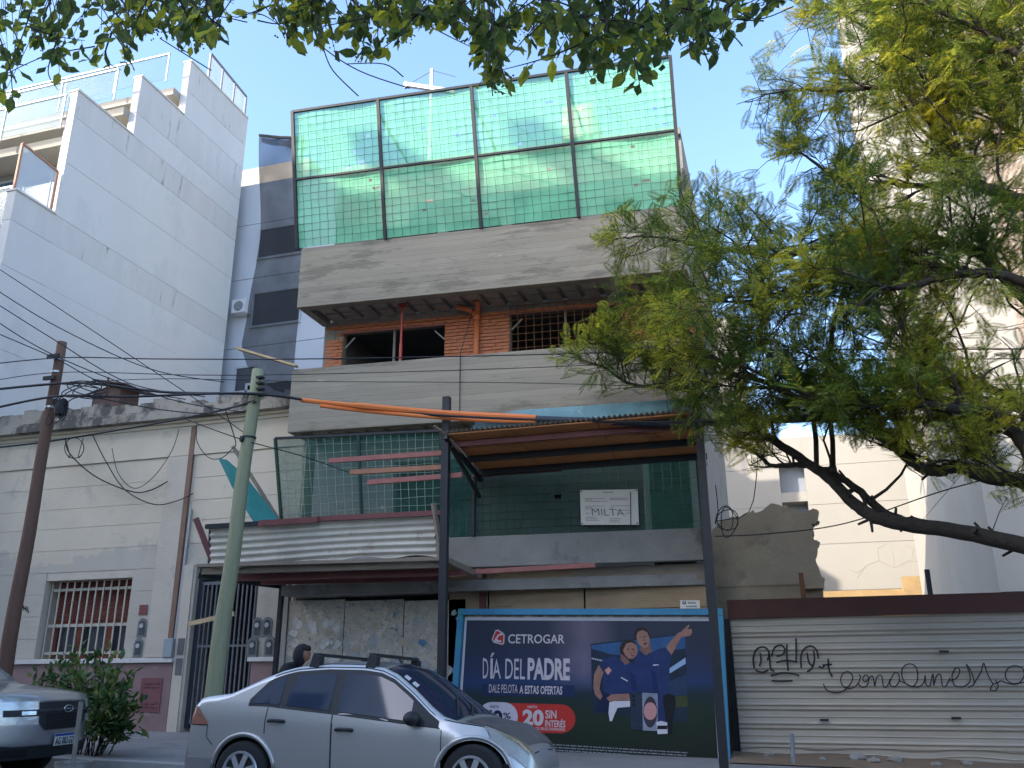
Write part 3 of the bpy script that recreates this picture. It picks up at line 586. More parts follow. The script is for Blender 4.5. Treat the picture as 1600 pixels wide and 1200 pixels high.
stk = thing('brick_chimney', 'small brown brick chimney between the far wall and the tall block', 'chimney', (PY(1535, 712, 36).x, 36, 0))
for i in range(5): p = PY(1532, 745-i*9, 36); bx('brick_course', RUIN, stk, p.x-.5+.04*(i % 2), p.x+.42-.04*(i % 2), 35.6, 36.3, p.z, p.z+.23)
bx('chimney_shaft', OCHRE, stk, PY(1532, 745, 36).x-.45, PY(1532, 745, 36).x+.36, 35.65, 36.25, 0, PY(1532, 745, 36).z-.01)

# ================================================================== buildings across the street, behind the viewer (they cast the shade)
def opp(name, label, x0, x1, h, mat, y0=-3.6, y1=-16):
    t = thing(name, label, 'building', ((x0+x1)/2, y0-1, 0)); bx('body', mat, t, x0, x1, y1, y0, 0, h)
    n = int((x1-x0)/2.6)
    for k in range(int(h/2.9)):
        for j in range(n):
            xx = x0+.7+j*(x1-x0)/max(1, n); f_ = bx('window', WF, t, xx, xx+1.3, y0+.003, y0+.05, k*2.9+1.0, k*2.9+2.4); bx('pane', M('dark_pane', (0,0,0)), f_, xx+.06, xx+1.24, y0+.051, y0+.055, k*2.9+1.06, k*2.9+2.34)
    return t
opp('opposite_block', 'tallest pale block across the street, behind the viewer at far left', -60, -28, 24.6, CREAM)
o2 = opp('opposite_block', 'pale block with roof beams across the street, behind the viewer at left', -28, -17.3, 22.0, CREAM)
opp('opposite_block', 'lower cream block across the street, behind the viewer', -17.3, -11.5, 16.0, WHITEW)
opp('opposite_block', 'two-storey white house across the street, directly behind the viewer', -11.5, 6, 5.2, WHITEW)
opp('opposite_block', 'white house across the street, behind the viewer at right', 6, 40, 6.5, CREAM)
for x in (-27.2, -25.0, -22.2): bx('roof_beam', CREAM, o2, x, x+.5, -6.5, -5.0, 23.6, 24.1)
bx('roof_wall', CREAM, o2, -27.9, -19.6, -7.2, -6.5, 22.0, 24.1)
# ================================================================== the unfinished building
BX0, BX1 = -8.12, -1.02
def fpts(x0, x1, off0, off1, z0, z1):
    """corner points of a slab that follows the slightly turned front line"""
    return [V(x0, YF(x0)+off0, z0), V(x1, YF(x1)+off0, z0), V(x1, YF(x1)+off1, z0), V(x0, YF(x0)+off1, z0)], V(0, 0, z1-z0)
def fb(name, mat, parent, x0, x1, o0, o1, z0, z1, **k):
    p, d = fpts(x0, x1, o0, o1, z0, z1); return MB().prism(p, d).build(name, mat, parent, **k)
bld = thing('unfinished_building', 'unfinished concrete building with board-marked parapets and bare brick', 'building', (-4.5, 14.2, sw(-4.5, 14.2)))
up_b = fb('balcony_parapet', CONC, bld, BX0, BX1, 0, .15, 7.8, 9.02, bevel=.012); up_b['label'] = 'upper board-marked concrete parapet with pale patches'
mid_b = fb('balcony_parapet', CONC, bld, BX0, BX1, 0.002, .15, 5.4, 6.585, bevel=.012); mid_b['label'] = 'lower board-marked concrete parapet crossed by wires'
p1 = fb('balcony_parapet', CONC2, bld, -5.35, BX1-.05, 0, .16, 2.95, 3.44, bevel=.012); p1['label'] = 'short weathered concrete edge beam of the first floor'
for z in (7.86, 5.46): # side cheeks of the balconies
    fb('balcony_cheek', CONC2, bld, BX0+.002, BX0+.15, .152, 1.0, z-.055, z+.16); fb('balcony_cheek', CONC2, bld, BX1-.15, BX1-.002, .152, 1.0, z-.055, z+.16)
# ribbed slabs with infill blocks between the ribs
for z0, o1, nrow in ((7.86, 1.0, 2), (5.47, 1.0, 2)):
    fb('slab', CONC2, bld, BX0+.15, BX1-.15, .152, 1.0, z0+.07, z0+.22)
    fb('slab_edge_rib', CONC2, bld, BX0+.152, BX1-.152, .152, .24, z0-.04, z0+.068)
    for r_ in range(nrow):
        a = .26+r_*.38
        for k in range(19):
            x0 = BX0+.2+k*.355
            fb('infill_block', SOFF, bld, x0+.03, x0+.29, a, a+.32, z0+.02+.008*random.random(), z0+.069)
# shell of the building: side walls, back wall, floors
sh = MB()
for x0, x1 in ((BX0+.02, BX0+.2), (BX1-.2, BX1-.02)):
    p, d = fpts(x0, x1, 1.2, 7.6, 0, 11.2); sh.prism(p, d)
p, d = fpts(BX0+.2, BX1-.2, 7.4, 7.6, 0, 11.2); sh.prism(p, d); sh.build('shell_wall', CONC2, bld)
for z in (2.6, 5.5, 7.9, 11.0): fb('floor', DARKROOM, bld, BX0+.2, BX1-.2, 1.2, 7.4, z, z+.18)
fb('column', CONC2, bld, BX0+.05, BX0+.28, .99, 1.15, 6.0, 7.86)
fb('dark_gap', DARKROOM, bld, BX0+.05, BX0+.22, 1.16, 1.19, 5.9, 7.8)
# ---- bare brick wall of the second floor: real bricks, openings left free
BOFF = 1.0
W1 = (-7.68, -5.64, 7.62); W2 = (-4.38, -2.32, 7.70)
def in_open(x0, x1, z): return any(x1 > a+.01 and x0 < c-.01 and z < t for a, c, t in (W1, W2)) or (x1 > -8.06 and x0 < -7.88 and 7.53 < z < 7.68)
mort = MB()
for x0, x1, z0, z1 in ((-8.1+.2, W1[0], 6.0, 7.9), (W1[1], W2[0], 6.0, 7.9), (W2[1], BX1-.1, 6.0, 7.9), (W1[0], W1[1], W1[2], 7.9), (W2[0], W2[1], W2[2], 7.9), (W1[0], W1[1], 5.6, 6.45), (W2[0], W2[1], 5.6, 6.45)):
    p, d = fpts(x0, x1, BOFF+.012, BOFF+.14, z0, z1); mort.prism(p, d)
wallb = mort.build('brick_wall', MORT, bld)
bmesh_b = bmesh.new(); bmesh.ops.create_cube(bmesh_b, size=1)
for v in bmesh_b.verts: v.co.x *= .235; v.co.y *= .05; v.co.z *= .056
bme = []
for k in range(5):
    b2 = bmesh_b.copy()
    for v in b2.verts: v.co += Vector((random.uniform(-.006, .006), random.uniform(-.004, .004), random.uniform(-.004, .004)))
    me = bpy.data.meshes.new('brick'); b2.to_mesh(me); b2.free(); me.materials.append(BRICK); bme.append(me)
half = bmesh_b.copy()
for v in half.verts: v.co.x *= .48
hme = bpy.data.meshes.new('brick'); half.to_mesh(hme); half.free(); hme.materials.append(BRICK); bmesh_b.free()
cnt = 0; rest = MB(); ang = math.atan(BK); bl = []
for r_ in range(20):
    z = 6.5+r_*.069; off = (r_ % 2)*.125
    x = BX0+.1-off
    while x < BX1-.1:
        x0, x1 = x, x+.25
        x += .25
        c0, c1 = max(x0, BX0+.08), x1
        for a, c, t in (W1, W2):
            if z < t:
                if c0 < a < c1: c1 = a
                elif c0 < c < c1: c0 = c
        if c1-c0 < .07 or in_open(c0, c1, z): continue
        if z+.03 > 7.84: continue
        bl.append((c0, c1, z))
bl.sort(key=lambda q: -q[2])
for c0, c1, z in bl:
    xm = (c0+c1)/2; yy = YF(xm)+BOFF+.004+random.uniform(-.006, .006)
    wv = c1-c0-.014
    if cnt < 300 and z > 6.75:
        me = random.choice(bme) if wv > .17 else hme
        o = bpy.data.objects.new('brick', me); COL.objects.link(o); o.parent = wallb; o.location = V(xm, yy, z)-root_loc(wallb); o.rotation_euler = (random.uniform(-.02, .02), 0, ang+random.uniform(-.015, .015))
        o.scale = (wv/.235 if wv > .17 else wv/.113, 1, random.uniform(.93, 1.05)); cnt += 1
    else: rest.box(xm-wv/2, xm+wv/2, yy-.025, yy+.025, z-.028, z+.028)
stuff(rest.build('brick_courses', BRICK, wallb))
# lintel bricks on edge over the openings
for a, c, t in (W1, W2):
    fb('lintel', REDROD, bld, a-.1, c+.1, BOFF-.03, BOFF-.016, t-.02, t+.012)
    fb('window_rail', M('rust_frame', (0.3,0.26,0.22), .7, .1, 5, 0), bld, (a+c)/2-.02, (a+c)/2+.02, BOFF+.05, BOFF+.09, 6.45, t)
fb('vent_pipe', BLACKST, bld, -8.0, -7.92, BOFF+.0, BOFF+.1, 7.55, 7.63)
# orange drain pipe with a branch, red prop, hanging cable, rebar mesh over the right opening
X_ = -4.98
pp = MB().tube([V(X_, YF(X_)+.88, 6.5), V(X_, YF(X_)+.88, 7.72)], .055, 10).tube([V(X_, YF(X_)+.88, 7.68), V(X_+.05, YF(X_)+.8, 7.8), V(X_+.1, YF(X_)+.6, 7.84)], .05, 10).tube([V(X_, YF(X_)+.88, 7.66), V(X_-.1, YF(X_)+.8, 7.78), V(X_-.34, YF(X_)+.7, 7.84)], .048, 10).build('drain_pipe', PVC, bld, smooth=True)
MB().tube([V(X_, YF(X_)+.88, 7.6), V(X_, YF(X_)+.88, 7.7)], .064, 10).build('pipe_collar', PVC, pp)
MB().tube([V(X_+.02, YF(X_)+.7, 7.85), V(X_+.02, YF(X_)-.02, 6.62), V(X_+.02, YF(X_)-.02, 5.4)], .008, 5).build('hanging_cable', CABLE, bld)
prop = thing('red_shoring_prop', 'thin red steel shoring prop under the upper balcony slab', 'prop', (-6.28, YF(-6.28)+.5, 5.69))
MB().tube([V(-6.28, YF(-6.28)+.5, 5.69), V(-6.28, YF(-6.28)+.5, 7.1)], .03, 8).build('outer_tube', M('red_prop_paint', (0.42,0.07,0.04), .5, .2, 6, 0), prop)
MB().tube([V(-6.28, YF(-6.28)+.5, 7.1), V(-6.28, YF(-6.28)+.5, 7.86)], .022, 8).build('inner_tube', M('red_prop_paint', (0,0,0)), prop)
MB().box(-6.35, -6.21, YF(-6.28)+.43, YF(-6.28)+.57, 7.865, 7.879).build('head_plate', M('red_prop_paint', (0,0,0)), prop)
rb = MB()
for i in range(20):
    x = -4.35+i*.15; rb.tube([V(x, YF(x)+.9, 6.55), V(x, YF(x)+.9, 7.85)], .006, 4)
for i in range(9):
    z = 6.7+i*.14; rb.tube([V(-4.4, YF(-4.4)+.9, z), V(-1.4, YF(-1.4)+.9, z)], .006, 4)
o = rb.build('rebar_mesh', RUSTW); tag(o, 'rusty rebar mesh leaning over the right brick window opening', 'mesh')
for x, z in ((W1[0]+.12, 7.5), (W1[1]-.12, 7.5), (W2[0]+.12, 7.58)):
    s_ = 1 if x in (W1[0]+.12, W2[0]+.12) else -1
    br('corner_brace', M('pale_brace', (0.4,0.37,0.33), .8, .1, 4, 0), bld, (x-s_*.1, YF(x)+1.06, z-.16), (x+s_*.1, YF(x)+1.06, z+.04), .025)
# ---- top floor behind the netting
def pierced(x0, x1, o0, o1, z0, z1, holes, mat, name):
    q = MB(); cuts = sorted(holes); x = x0
    for a, c, za, zb_ in cuts:
        for (u0, u1, s0, s1) in ((x, a, z0, z1), (a, c, z0, za), (a, c, zb_, z1)):
            if u1-u0 > .01 and s1-s0 > .01: p, d = fpts(u0, u1, o0, o1, s0, s1); q.prism(p, d)
        x = c
    p, d = fpts(x, x1, o0, o1, z0, z1); q.prism(p, d); return q.build(name, mat, bld)
pierced(BX0+.15, BX1-.1, 1.2, 1.36, 8.08, 11.0, [(-7.2, -5.9, 8.1, 9.95), (-5.7, -4.6, 8.1, 9.9), (-4.4, -3.1, 8.1, 10.35), (-2.6, -1.9, 8.1, 10.0)], CONC2, 'upper_wall')
fb('roof_slab', CONC2, bld, BX0+.02, BX1-.02, 1.1, 7.6, 11.2, 11.36)
bx('roof_upstand', PLASTERP, bld, -3.3, -2.7, 14.6, 15.6, 11.36, 12.1)
# ---- first floor: painted brick pier and dark openings behind the nets
pierced(BX0+.02, BX1-.02, 1.0, 1.16, 2.78, 5.46, [(-6.55, -5.0, 2.9, 5.0), (-4.6, -3.4, 2.9, 5.0), (-2.0, -1.3, 2.9, 5.0)], M('painted_block', (0.33,0.32,0.29), .9, .2, 3, .3, 14, stretch=(1, 1, 3)), 'first_floor_wall')
fb('floor', CONC2, bld, BX0+.02, BX1-.02, .17, 1.19, 2.6, 2.77)
# ---- ground floor: dark strip with mesh, hoarding of plywood
fb('lintel_beam', CONC2, bld, BX0+.02, -5.3, .6, .85, 2.95, 3.2)
GY = 13.95
grid_ = MB()
for i in range(24): x = -8.1+i*.12; grid_.tube([V(x, GY+.05, 2.4), V(x, GY+.05, 3.0)], .004, 4)
for i in range(4): grid_.tube([V(-8.15, GY+.05, 2.5+i*.13), V(-5.3, GY+.05, 2.5+i*.13)], .004, 4)
grid_.build('vent_mesh', WIRE, bld)
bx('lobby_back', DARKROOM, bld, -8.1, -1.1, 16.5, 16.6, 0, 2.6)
# poster-scarred hoarding
hoard = thing('poster_hoarding', 'grey hoarding covered in torn poster scraps behind the silver car', 'hoarding', (-6.7, GY, sw(-6.7, GY)))
def mat_posters():
    mt = M('torn_posters', (0.47,0.415,0.325), .9, .25, 2.2, .5, 18, stain=[((0.33,0.3,0.245), 2.6, .52, .8), ((0.70,0.66,0.58), 3.1, .58, .9), ((0.13,0.12,0.1), 9, .62, .8)])
    n, l, b = nodes_of(mt); src = b.inputs['Base Color'].links[0].from_socket
    tc = n.new('ShaderNodeTexCoord')
    # ragged scraps of paper: distorted cells, some of them coloured
    nz = n.new('ShaderNodeTexNoise'); nz.inputs['Scale'].default_value = 9; nz.inputs['Detail'].default_value = 5; l.new(tc.outputs['Object'], nz.inputs[0])
    ad = n.new('ShaderNodeMix'); ad.data_type = 'RGBA'; ad.blend_type = 'ADD'; ad.inputs[0].default_value = .28; l.new(tc.outputs['Object'], ad.inputs[6]); l.new(nz.outputs[1], ad.inputs[7])
    for sc_, th, cols in ((9, .72, [(0.5,0.44,0.34), (0.33,0.33,0.31), (0.6,0.54,0.45)]), (34, .74, [(0.46,0.40,0.31), (0.27,0.25,0.22), (0.55,0.5,0.42)]), (17, .975, [(0.09,0.2,0.28), (0.55,0.5,0.45), (0.13,0.17,0.3)])):
        vo = n.new('ShaderNodeTexVoronoi'); vo.inputs['Scale'].default_value = sc_; l.new(ad.outputs[2], vo.inputs[0])
        sp = n.new('ShaderNodeSeparateColor'); l.new(vo.outputs['Color'], sp.inputs[0])
        cr = n.new('ShaderNodeValToRGB'); cr.color_ramp.interpolation = 'CONSTANT'; e = cr.color_ramp.elements; e[0].color = (*cols[0], 1); e[1].position = .66; e[1].color = (*cols[2], 1); k = e.new(.33); k.color = (*cols[1], 1); l.new(sp.outputs[1], cr.inputs[0])
        gt = n.new('ShaderNodeMath'); gt.operation = 'GREATER_THAN'; gt.inputs[1].default_value = th; l.new(sp.outputs[0], gt.inputs[0])
        mu = n.new('ShaderNodeMath'); mu.operation = 'MULTIPLY'; mu.inputs[1].default_value = .75; l.new(gt.outputs[0], mu.inputs[0])
        mx = n.new('ShaderNodeMix'); mx.data_type = 'RGBA'; l.new(mu.outputs[0], mx.inputs[0]); l.new(src, mx.inputs[6]); l.new(cr.outputs[0], mx.inputs[7]); src = mx.outputs[2]
    l.new(src, b.inputs['Base Color']); return mt
PST = mat_posters()
for x0, x1, z1 in ((-8.27, -7.2, 2.56), (-7.19, -6.1, 2.53), (-6.09, -5.0, 2.5)): bx('hoarding_panel', PST, hoard, x0+.004, x1-.004, GY, GY+.04, .15, z1)
bx('edge_stud', M('grey_stud', (0.33,0.3,0.26), .9, .2, 5, .2), hoard, -8.42, -8.28, GY-.03, GY+.06, .2, 3.0)
random.seed(31)
for i in range(80):    # curling poster scraps, real paper standing off the board
    x = random.uniform(-8.2, -5.1) if i % 2 else random.uniform(-8.22, -7.2); z = random.uniform(.9, 2.3); s_ = random.uniform(.03, .11); n_ = random.randint(5, 8)
    pts = [V(x+s_*random.uniform(.6, 1.1)*math.cos(t)*1.1, GY-.004-.02*random.random()*(1 if k % 3 == 0 else .1), z+s_*random.uniform(.5, 1.1)*math.sin(t)) for k, t in enumerate(np.linspace(0, 2*math.pi, n_+1)[:-1])]
    MB().poly(pts).build('poster_scrap', [M('paper_white', (0.58,0.55,0.5), .9, .15, 8, .1), M('paper_grey', (0.38,0.38,0.37), .9, .2, 8, .1), M('paper_blue', (0.12,0.22,0.32), .9, .2, 8, .1), M('paper_tan', (0.45,0.37,0.27), .9, .2, 8, .1)][[0, 1, 0, 3, 0, 1, 0, 3, 0, 2, 0, 1][i % 12]], hoard)
# plywood hoarding over the billboard
ply = thing('plywood_hoarding', 'weathered plywood sheets between the billboard and the concrete edge beam', 'hoarding', (-3, 13.95, 1.0))
for (x0, x1, z0, z1) in ((-5.3, -4.62, 0.2, 2.94), (-4.6, -3.02, 2.3, 2.93), (-4.6, -3.02, 0.25, 2.29), (-3.0, -1.06, 2.28, 2.72), (-3.0, -1.06, 0.25, 2.27)): bx('plywood_sheet', PLY2, ply, x0+.004, x1-.004, 13.95, 13.975, z0, z1)
MB().prism([V(-3.3, 13.9, 2.76), V(-1.0, 13.9, 2.68), V(-1.0, 13.9, 2.92), V(-3.0, 13.9, 2.93)], (0, .03, 0)).build('plywood_sheet', OLDWOOD, ply)
bx('upright', MAROON, ply, -4.75, -4.65, 13.9, 13.948, 2.2, 2.98)

# ================================================================== safety screens
def lerp4(c, u, v): return c[0].lerp(c[1], u).lerp(c[3].lerp(c[2], u), v)
def net_panel(parent, c, mat, wmat, nu, nv, wr=.005, wob=.02, holes=0, off=.03):
    nn = (c[1]-c[0]).cross(c[3]-c[0]).normalized()
    if nn.y > 0: nn = -nn
    N = 26; q = MB(); hl = [(random.random()*.9+.05, random.random()*.9+.05, random.uniform(.01, .022)) for _ in range(holes)]
    us = np.linspace(0, 1, N); vs_ = np.linspace(0, 1, N)
    P = [[lerp4(c, u, v) - nn*off + nn*wob*math.sin(u*7+v*3)*math.sin(v*5) for v in vs_] for u in us]
    vid = {}; vl = []
    fs = []
    for i in range(N-1):
        for j in range(N-1):
            uc, vc = (us[i]+us[i+1])/2, (vs_[j]+vs_[j+1])/2
            if any((uc-a)**2+((vc-b_)*1.3)**2 < r_*r_*2.2 for a, b_, r_ in hl): continue
            f_ = []
            for a, b_ in ((i, j), (i+1, j), (i+1, j+1), (i, j+1)):
                if (a, b_) not in vid: vid[(a, b_)] = len(vl); vl.append(P[a][b_])
                f_.append(vid[(a, b_)])
            fs.append(tuple(f_))
    o = MB().add(vl, fs).build('net_panel', mat, parent, smooth=True)
    g_ = MB()
    for i in range(1, nu): a = i/nu; g_.tube([lerp4(c, a+.004*math.sin(i+k*2), k/6)+nn*.004*math.sin(i*2+k) for k in range(7)], wr, 3, False)
    for j in range(1, nv): a = j/nv; g_.tube([lerp4(c, k/6, a+.005*math.sin(j*3+k*1.7))+nn*.004*math.sin(j*2+k) for k in range(7)], wr, 3, False)
    g_.build('wire_grid', wmat, o); return o
scr = thing('mint_safety_screen', 'mint green netted safety screen with wire grid above the upper parapet', 'safety screen', (-4.6, 13.4, 9.02))
cx = [-8.19, -6.43, -4.60, -2.82, -1.03]
def scrp(x, t):      # t = 0 bottom, .5 mid rail, 1 top; leans out over the street
    xx = x + (0.035 if x > -2 else -.03 if x < -8 else -.04)*t
    return V(xx, YF(xx)-.03-.5*t, 9.03+2.69*t)
for i in range(4):
    for a, b_ in ((0, .495), (.495, 1)):
        net_panel(scr, [scrp(cx[i], a), scrp(cx[i+1], a), scrp(cx[i+1], b_), scrp(cx[i], b_)], NETG, WIRE, 11, 9, .0042, .02, 4)
for x in cx: br('screen_post', BLACKST, scr, scrp(x, -.01), scrp(x, 1.005), .06, .05)
for i in range(4):
    br('screen_rail', BLACKST, scr, scrp(cx[i], 1), scrp(cx[i+1], 1), .045, .05); br('screen_rail', BLACKST, scr, scrp(cx[i], .495), scrp(cx[i+1], .495), .04, .04)
    br('brace_wire', WIRE, scr, scrp(cx[i], .98)+V(.1, .12, 0), scrp(cx[i+1], .3)+V(0, .3, 0), .012)
for x in (cx[1], cx[2], cx[3]): br('back_stay', BLACKST, scr, scrp(x, .9), V(x+.1, YF(x)+1.3, 10.9), .04)
tl = [PB(430, 685, -.35), PB(560, 679, -.35), PB(688, 673, -.35)]; tl2 = [PB(440, 818, 0), PB(565, 808, 0), PB(690, 800, 0)]
s2 = thing('lower_teal_screen', 'teal netted screen panel hanging under the middle parapet at left', 'safety screen', tl2[1])
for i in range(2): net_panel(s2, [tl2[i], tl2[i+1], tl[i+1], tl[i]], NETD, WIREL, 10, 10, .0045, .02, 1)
for i in range(3): br('screen_post', M('dark_green_post', (0.03,0.07,0.05), .6, .2, 5, 0), s2, tl2[i], tl[i], .045)
for i in range(2): br('screen_rail', BLACKST, s2, tl[i], tl[i+1], .04)
s3 = thing('first_floor_sheet', 'dark green sheeting and wire mesh closing the first floor behind the signboard', 'safety screen', V(-3, YF(-3)+.02, 3.45))
def q3(x0, x1, z0, z1, o=.03): return [V(x0, YF(x0)+o, z0), V(x1, YF(x1)+o, z0), V(x1, YF(x1)+o, z1), V(x0, YF(x0)+o, z1)]
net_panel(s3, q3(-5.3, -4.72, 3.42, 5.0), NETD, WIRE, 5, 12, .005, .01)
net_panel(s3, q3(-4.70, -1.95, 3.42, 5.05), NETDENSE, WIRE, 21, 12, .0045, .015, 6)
net_panel(s3, q3(-1.93, -1.08, 3.42, 5.05), NETD, WIRE, 6, 12, .005, .01, 1)
for x in (-4.71, -1.08): br('screen_post', BLACKST, s3, V(x, YF(x)+.0, 3.44), V(x, YF(x)+.0, 5.3), .05)
# black netting on an outrigger at the left flank
bn = thing('black_side_netting', 'tall black shade netting hung beside the left flank of the building', 'netting', V(-8.6, 13.3, 6.5))
zl = [6.25, 6.5, 6.8, 7.2, 7.75, 8.8, 9.6, 10.5, 11.3, 11.85]; xl = [-8.5, -8.85, -9.15, -9.32, -9.24, -9.2, -9.22, -9.27, -9.33, -9.38]
q = MB(); q.grid(lambda z, u: V(interp(z, zl, xl)*(1-u)+(-8.17-.03*(z > 9)-.13*max(0, (z-9)/2.8))*u, 13.33+.07*math.sin(u*9+z*.8)+.05*math.sin(z*2.1+u*3), z-(.27*u*max(0, (z-11)/.85))), np.linspace(6.25, 11.85, 40), np.linspace(0, 1, 18))
q.build('netting_sheet', NETK, bn, smooth=True)
MB().tube([V(-9.38, 13.33, 11.86), V(-8.9, 13.34, 11.72), V(-8.3, 13.3, 11.56)], .03, 6).build('top_hem', CABLE, bn)
q = MB(); q.grid(lambda u, v: V(-9.36+u*1.05, 13.38+.04*math.sin(u*8), 11.84-u*.27-v*.28*(.4+.6*u)), np.linspace(0, 1, 12), [0, 1]); q.build('folded_hem', NETK, bn)
pk = br('outrigger_plank', WOOD, None, V(-9.2, 13.05, 7.06), V(-8.0, 13.16, 6.62), .12, .04); tag(pk, 'raw timber plank sticking out left of the middle parapet', 'plank')
# ================================================================== steel posts and two protective canopies
PYY = 12.0
pst = MB().box(-4.70, -4.59, PYY-.05, PYY+.05, sw(-4.6, 12)-.02, 5.36).build('steel_post', BLACKST, None, loc=(-4.64, PYY, sw(-4.6, 12))); tag(pst, 'dark square steel post standing before the torn posters', 'post')
a0 = PZ(1134, 1200, .2); a1 = PY(1092, 640, PYY)
pst = MB().bar(V(-.9, PYY, sw(-.9, 12)-.02), V(-.885, PYY, 5.1), .11, .11).build('steel_post', BLACKST, None, loc=(-.9, PYY, sw(-.9, 12))); tag(pst, 'dark square steel post right of the billboard', 'post')
pst = MB().bar(V(-1.02, 13.55, .2), V(-1.06, 13.7, 4.6), .1, .1).build('steel_post', BLACKST, None, loc=(-1.0, 13.55, .2)); tag(pst, 'dark steel post set back behind the right canopy post', 'post')
# right canopy: plywood soffit on steel bearers, corrugated sheet above, blue board on top
cr_ = thing('plywood_canopy', 'raised right-hand canopy with orange plywood underside and corrugated edge', 'canopy', (-2.8, 12.7, 4.5))
OUT, INN = 11.85, 13.42
def cz(y): return 4.72 + (y-OUT)/(INN-OUT)*(-.24)
for i, (y0, y1) in enumerate(((OUT, 12.38), (12.4, 12.9), (12.92, INN))):
    for x0, x1 in ((-4.55, -3.55), (-3.54, -2.3), (-2.29, -1.0)):
        MB().prism([V(x0, y0, cz(y0)), V(x1, y0, cz(y0)), V(x1, y1, cz(y1)), V(x0, y1, cz(y1))], (0, 0, .018)).build('plywood_sheet', PLY, cr_)
for x0, x1, y in ((-4.6, -.95, 12.12),): br('bearer', MAROON, cr_, V(x0, y, cz(y)-.05), V(x1, y, cz(y)-.05), .06, .08)
for y in (12.72, 13.3): br('bearer', BLACKST, cr_, V(-4.62, y, cz(y)-.05), V(-.9, y, cz(y)-.05), .06, .09)
br('bearer', MAROON, cr_, V(-4.7, 13.4, cz(13.4)-.05), V(-3.2, 13.4, cz(13.4)-.05), .06, .06)
for x in (-4.6, -.95): br('side_rail', BLACKST, cr_, V(x, OUT, cz(OUT)-.03), V(x, INN+.1, cz(INN)-.1), .06, .06)
q = MB(); q.grid(lambda x, y: V(x, y, cz(y)+.04+.016*math.sin(x*2*math.pi/.076)), np.linspace(-4.6, -.9, 390), [OUT-.06, 12.6, INN]); cs = q.build('corrugated_sheet', GALV, cr_, smooth=True)
MB().prism([V(-4.25, 12.06, 4.80), V(-.95, 12.06, 4.8), V(-.95, 12.1, 5.02), V(-3.6, 12.1, 5.08), V(-4.2, 12.1, 4.98)], (0, .02, 0)).build('blue_board', M('worn_blue_board', (0.16,0.29,0.31), .7, .25, 3, .2, 20, stain=[((0.45,0.45,0.42), 4, .6, .8)]), cr_)
for k in range(3): br('loose_slat', OLDWOOD, cr_, V(-4.76+k*.04, 11.8, 4.86-k*.03), V(-4.5+k*.03, 12.2, 4.55-k*.02), .05, .02)
br('diagonal_brace', BLACKST, cr_, V(-4.6, 12.1, 4.6), V(-4.55, 13.3, 4.05), .05)
# loose red bars jutting left from the post
for i, (a, c, mt) in enumerate((((515, 720), (690, 708), REDROD), ((548, 738), (690, 730), M('rusty_red_bar', (0.36,0.17,0.1), .8, .3, 5, .2)), ((575, 754), (722, 742), REDROD))):
    o = br('steel_bar', mt, None, PY(*a, 12.1), PY(*c, 12.1), .05, .075); tag(o, ['top pinkish steel bar jutting left from the post', 'middle rust-flaked steel bar jutting left from the post', 'lowest pinkish steel bar jutting left from the post'][i], 'steel bar', 'bars on the post')
o = br('steel_bar', REDROD, None, PY(700, 896, 13.2), PY(930, 883, 13.2), .06, .07); tag(o, 'pinkish steel bar lying under the concrete edge beam', 'steel bar')
# left canopy: corrugated upstand, beams below
cl = thing('corrugated_canopy', 'left protective canopy with dented pale corrugated upstand over the gate', 'canopy', (-6.7, 12.5, 3.0))
q = MB(); N = 110
def cl_pt(x, t):
    z = 2.98+.64*t; y = 12.22-.12*t+.02*math.sin(t*2*math.pi*6.2)+.012*math.sin(x*1.9)
    return V(x, y, z-.03*math.sin(x*1.3)*(1-t)+ (.02*math.sin(x*7)*(t < .05)))
for x0, x1 in ((-8.72, -6.9), (-6.92, -5.72), (-5.73, -4.85)):
    MB().grid(cl_pt, np.linspace(x0, x1, 12), np.linspace(0, 1, 75)).build('corrugated_sheet', GALV, cl, smooth=True)
br('top_rail', BLACKST, cl, PY(322, 823, 12.05), PY(405, 818, 12.05), .06, .07); br('top_rail', MAROON, cl, PY(405, 818, 12.02), PY(498, 812, 12.02), .06, .09); br('top_rail', MAROON, cl, PY(495, 811, 12.06), PY(694, 801, 12.06), .06, .075)
br('corner_upright', MAROON, cl, PY(306, 810, 12.1), PY(333, 880, 12.3), .09, .09); br('corner_upright', BLACKST, cl, PY(332, 820, 12.3), PY(330, 880, 12.3), .08, .08)
br('end_batten', OLDWOOD, cl, PY(677, 786, 12.0), PY(690, 868, 12.15), .05, .06)
br('edge_plank', OLDWOOD, cl, PY(308, 884, 12.2), PY(694, 873, 12.2), .06, .05); br('edge_plank', OLDWOOD, cl, PY(318, 893, 12.35), PY(688, 882, 12.35), .1, .1)
br('bearer', MAROON, cl, PY(366, 902, 12.6), PY(690, 893, 12.6), .09, .13); br('bearer', MAROON, cl, PY(410, 909, 13.0), PY(690, 903, 13.0), .09, .1)
for i, x in enumerate((-8.3, -7.4, -6.5, -5.6)): MB().prism([V(x, 12.25, 2.97), V(x+.86, 12.25, 2.97), V(x+.86, 13.9, 2.92), V(x, 13.9, 2.92)], (0, 0, .02)).build('deck_sheet', PLY2, cl)
br('bearer', BLACKST, cl, V(-9.0, 12.3, 2.86), PY(445, 917, 13.6), .07, .08); br('leg', BLACKST, cl, PY(441, 915, 13.5), V(PY(432, 1010, 13.5).x, 13.5, .3), .07, .07)
br('bearer', BLACKST, cl, PY(318, 897, 13.6), PY(400, 893, 13.6), .08, .16)
br('bearer', OLDWOOD, cl, V(-4.66, 12.05, 2.92), V(-4.6, 13.5, 2.8), .06, .08)
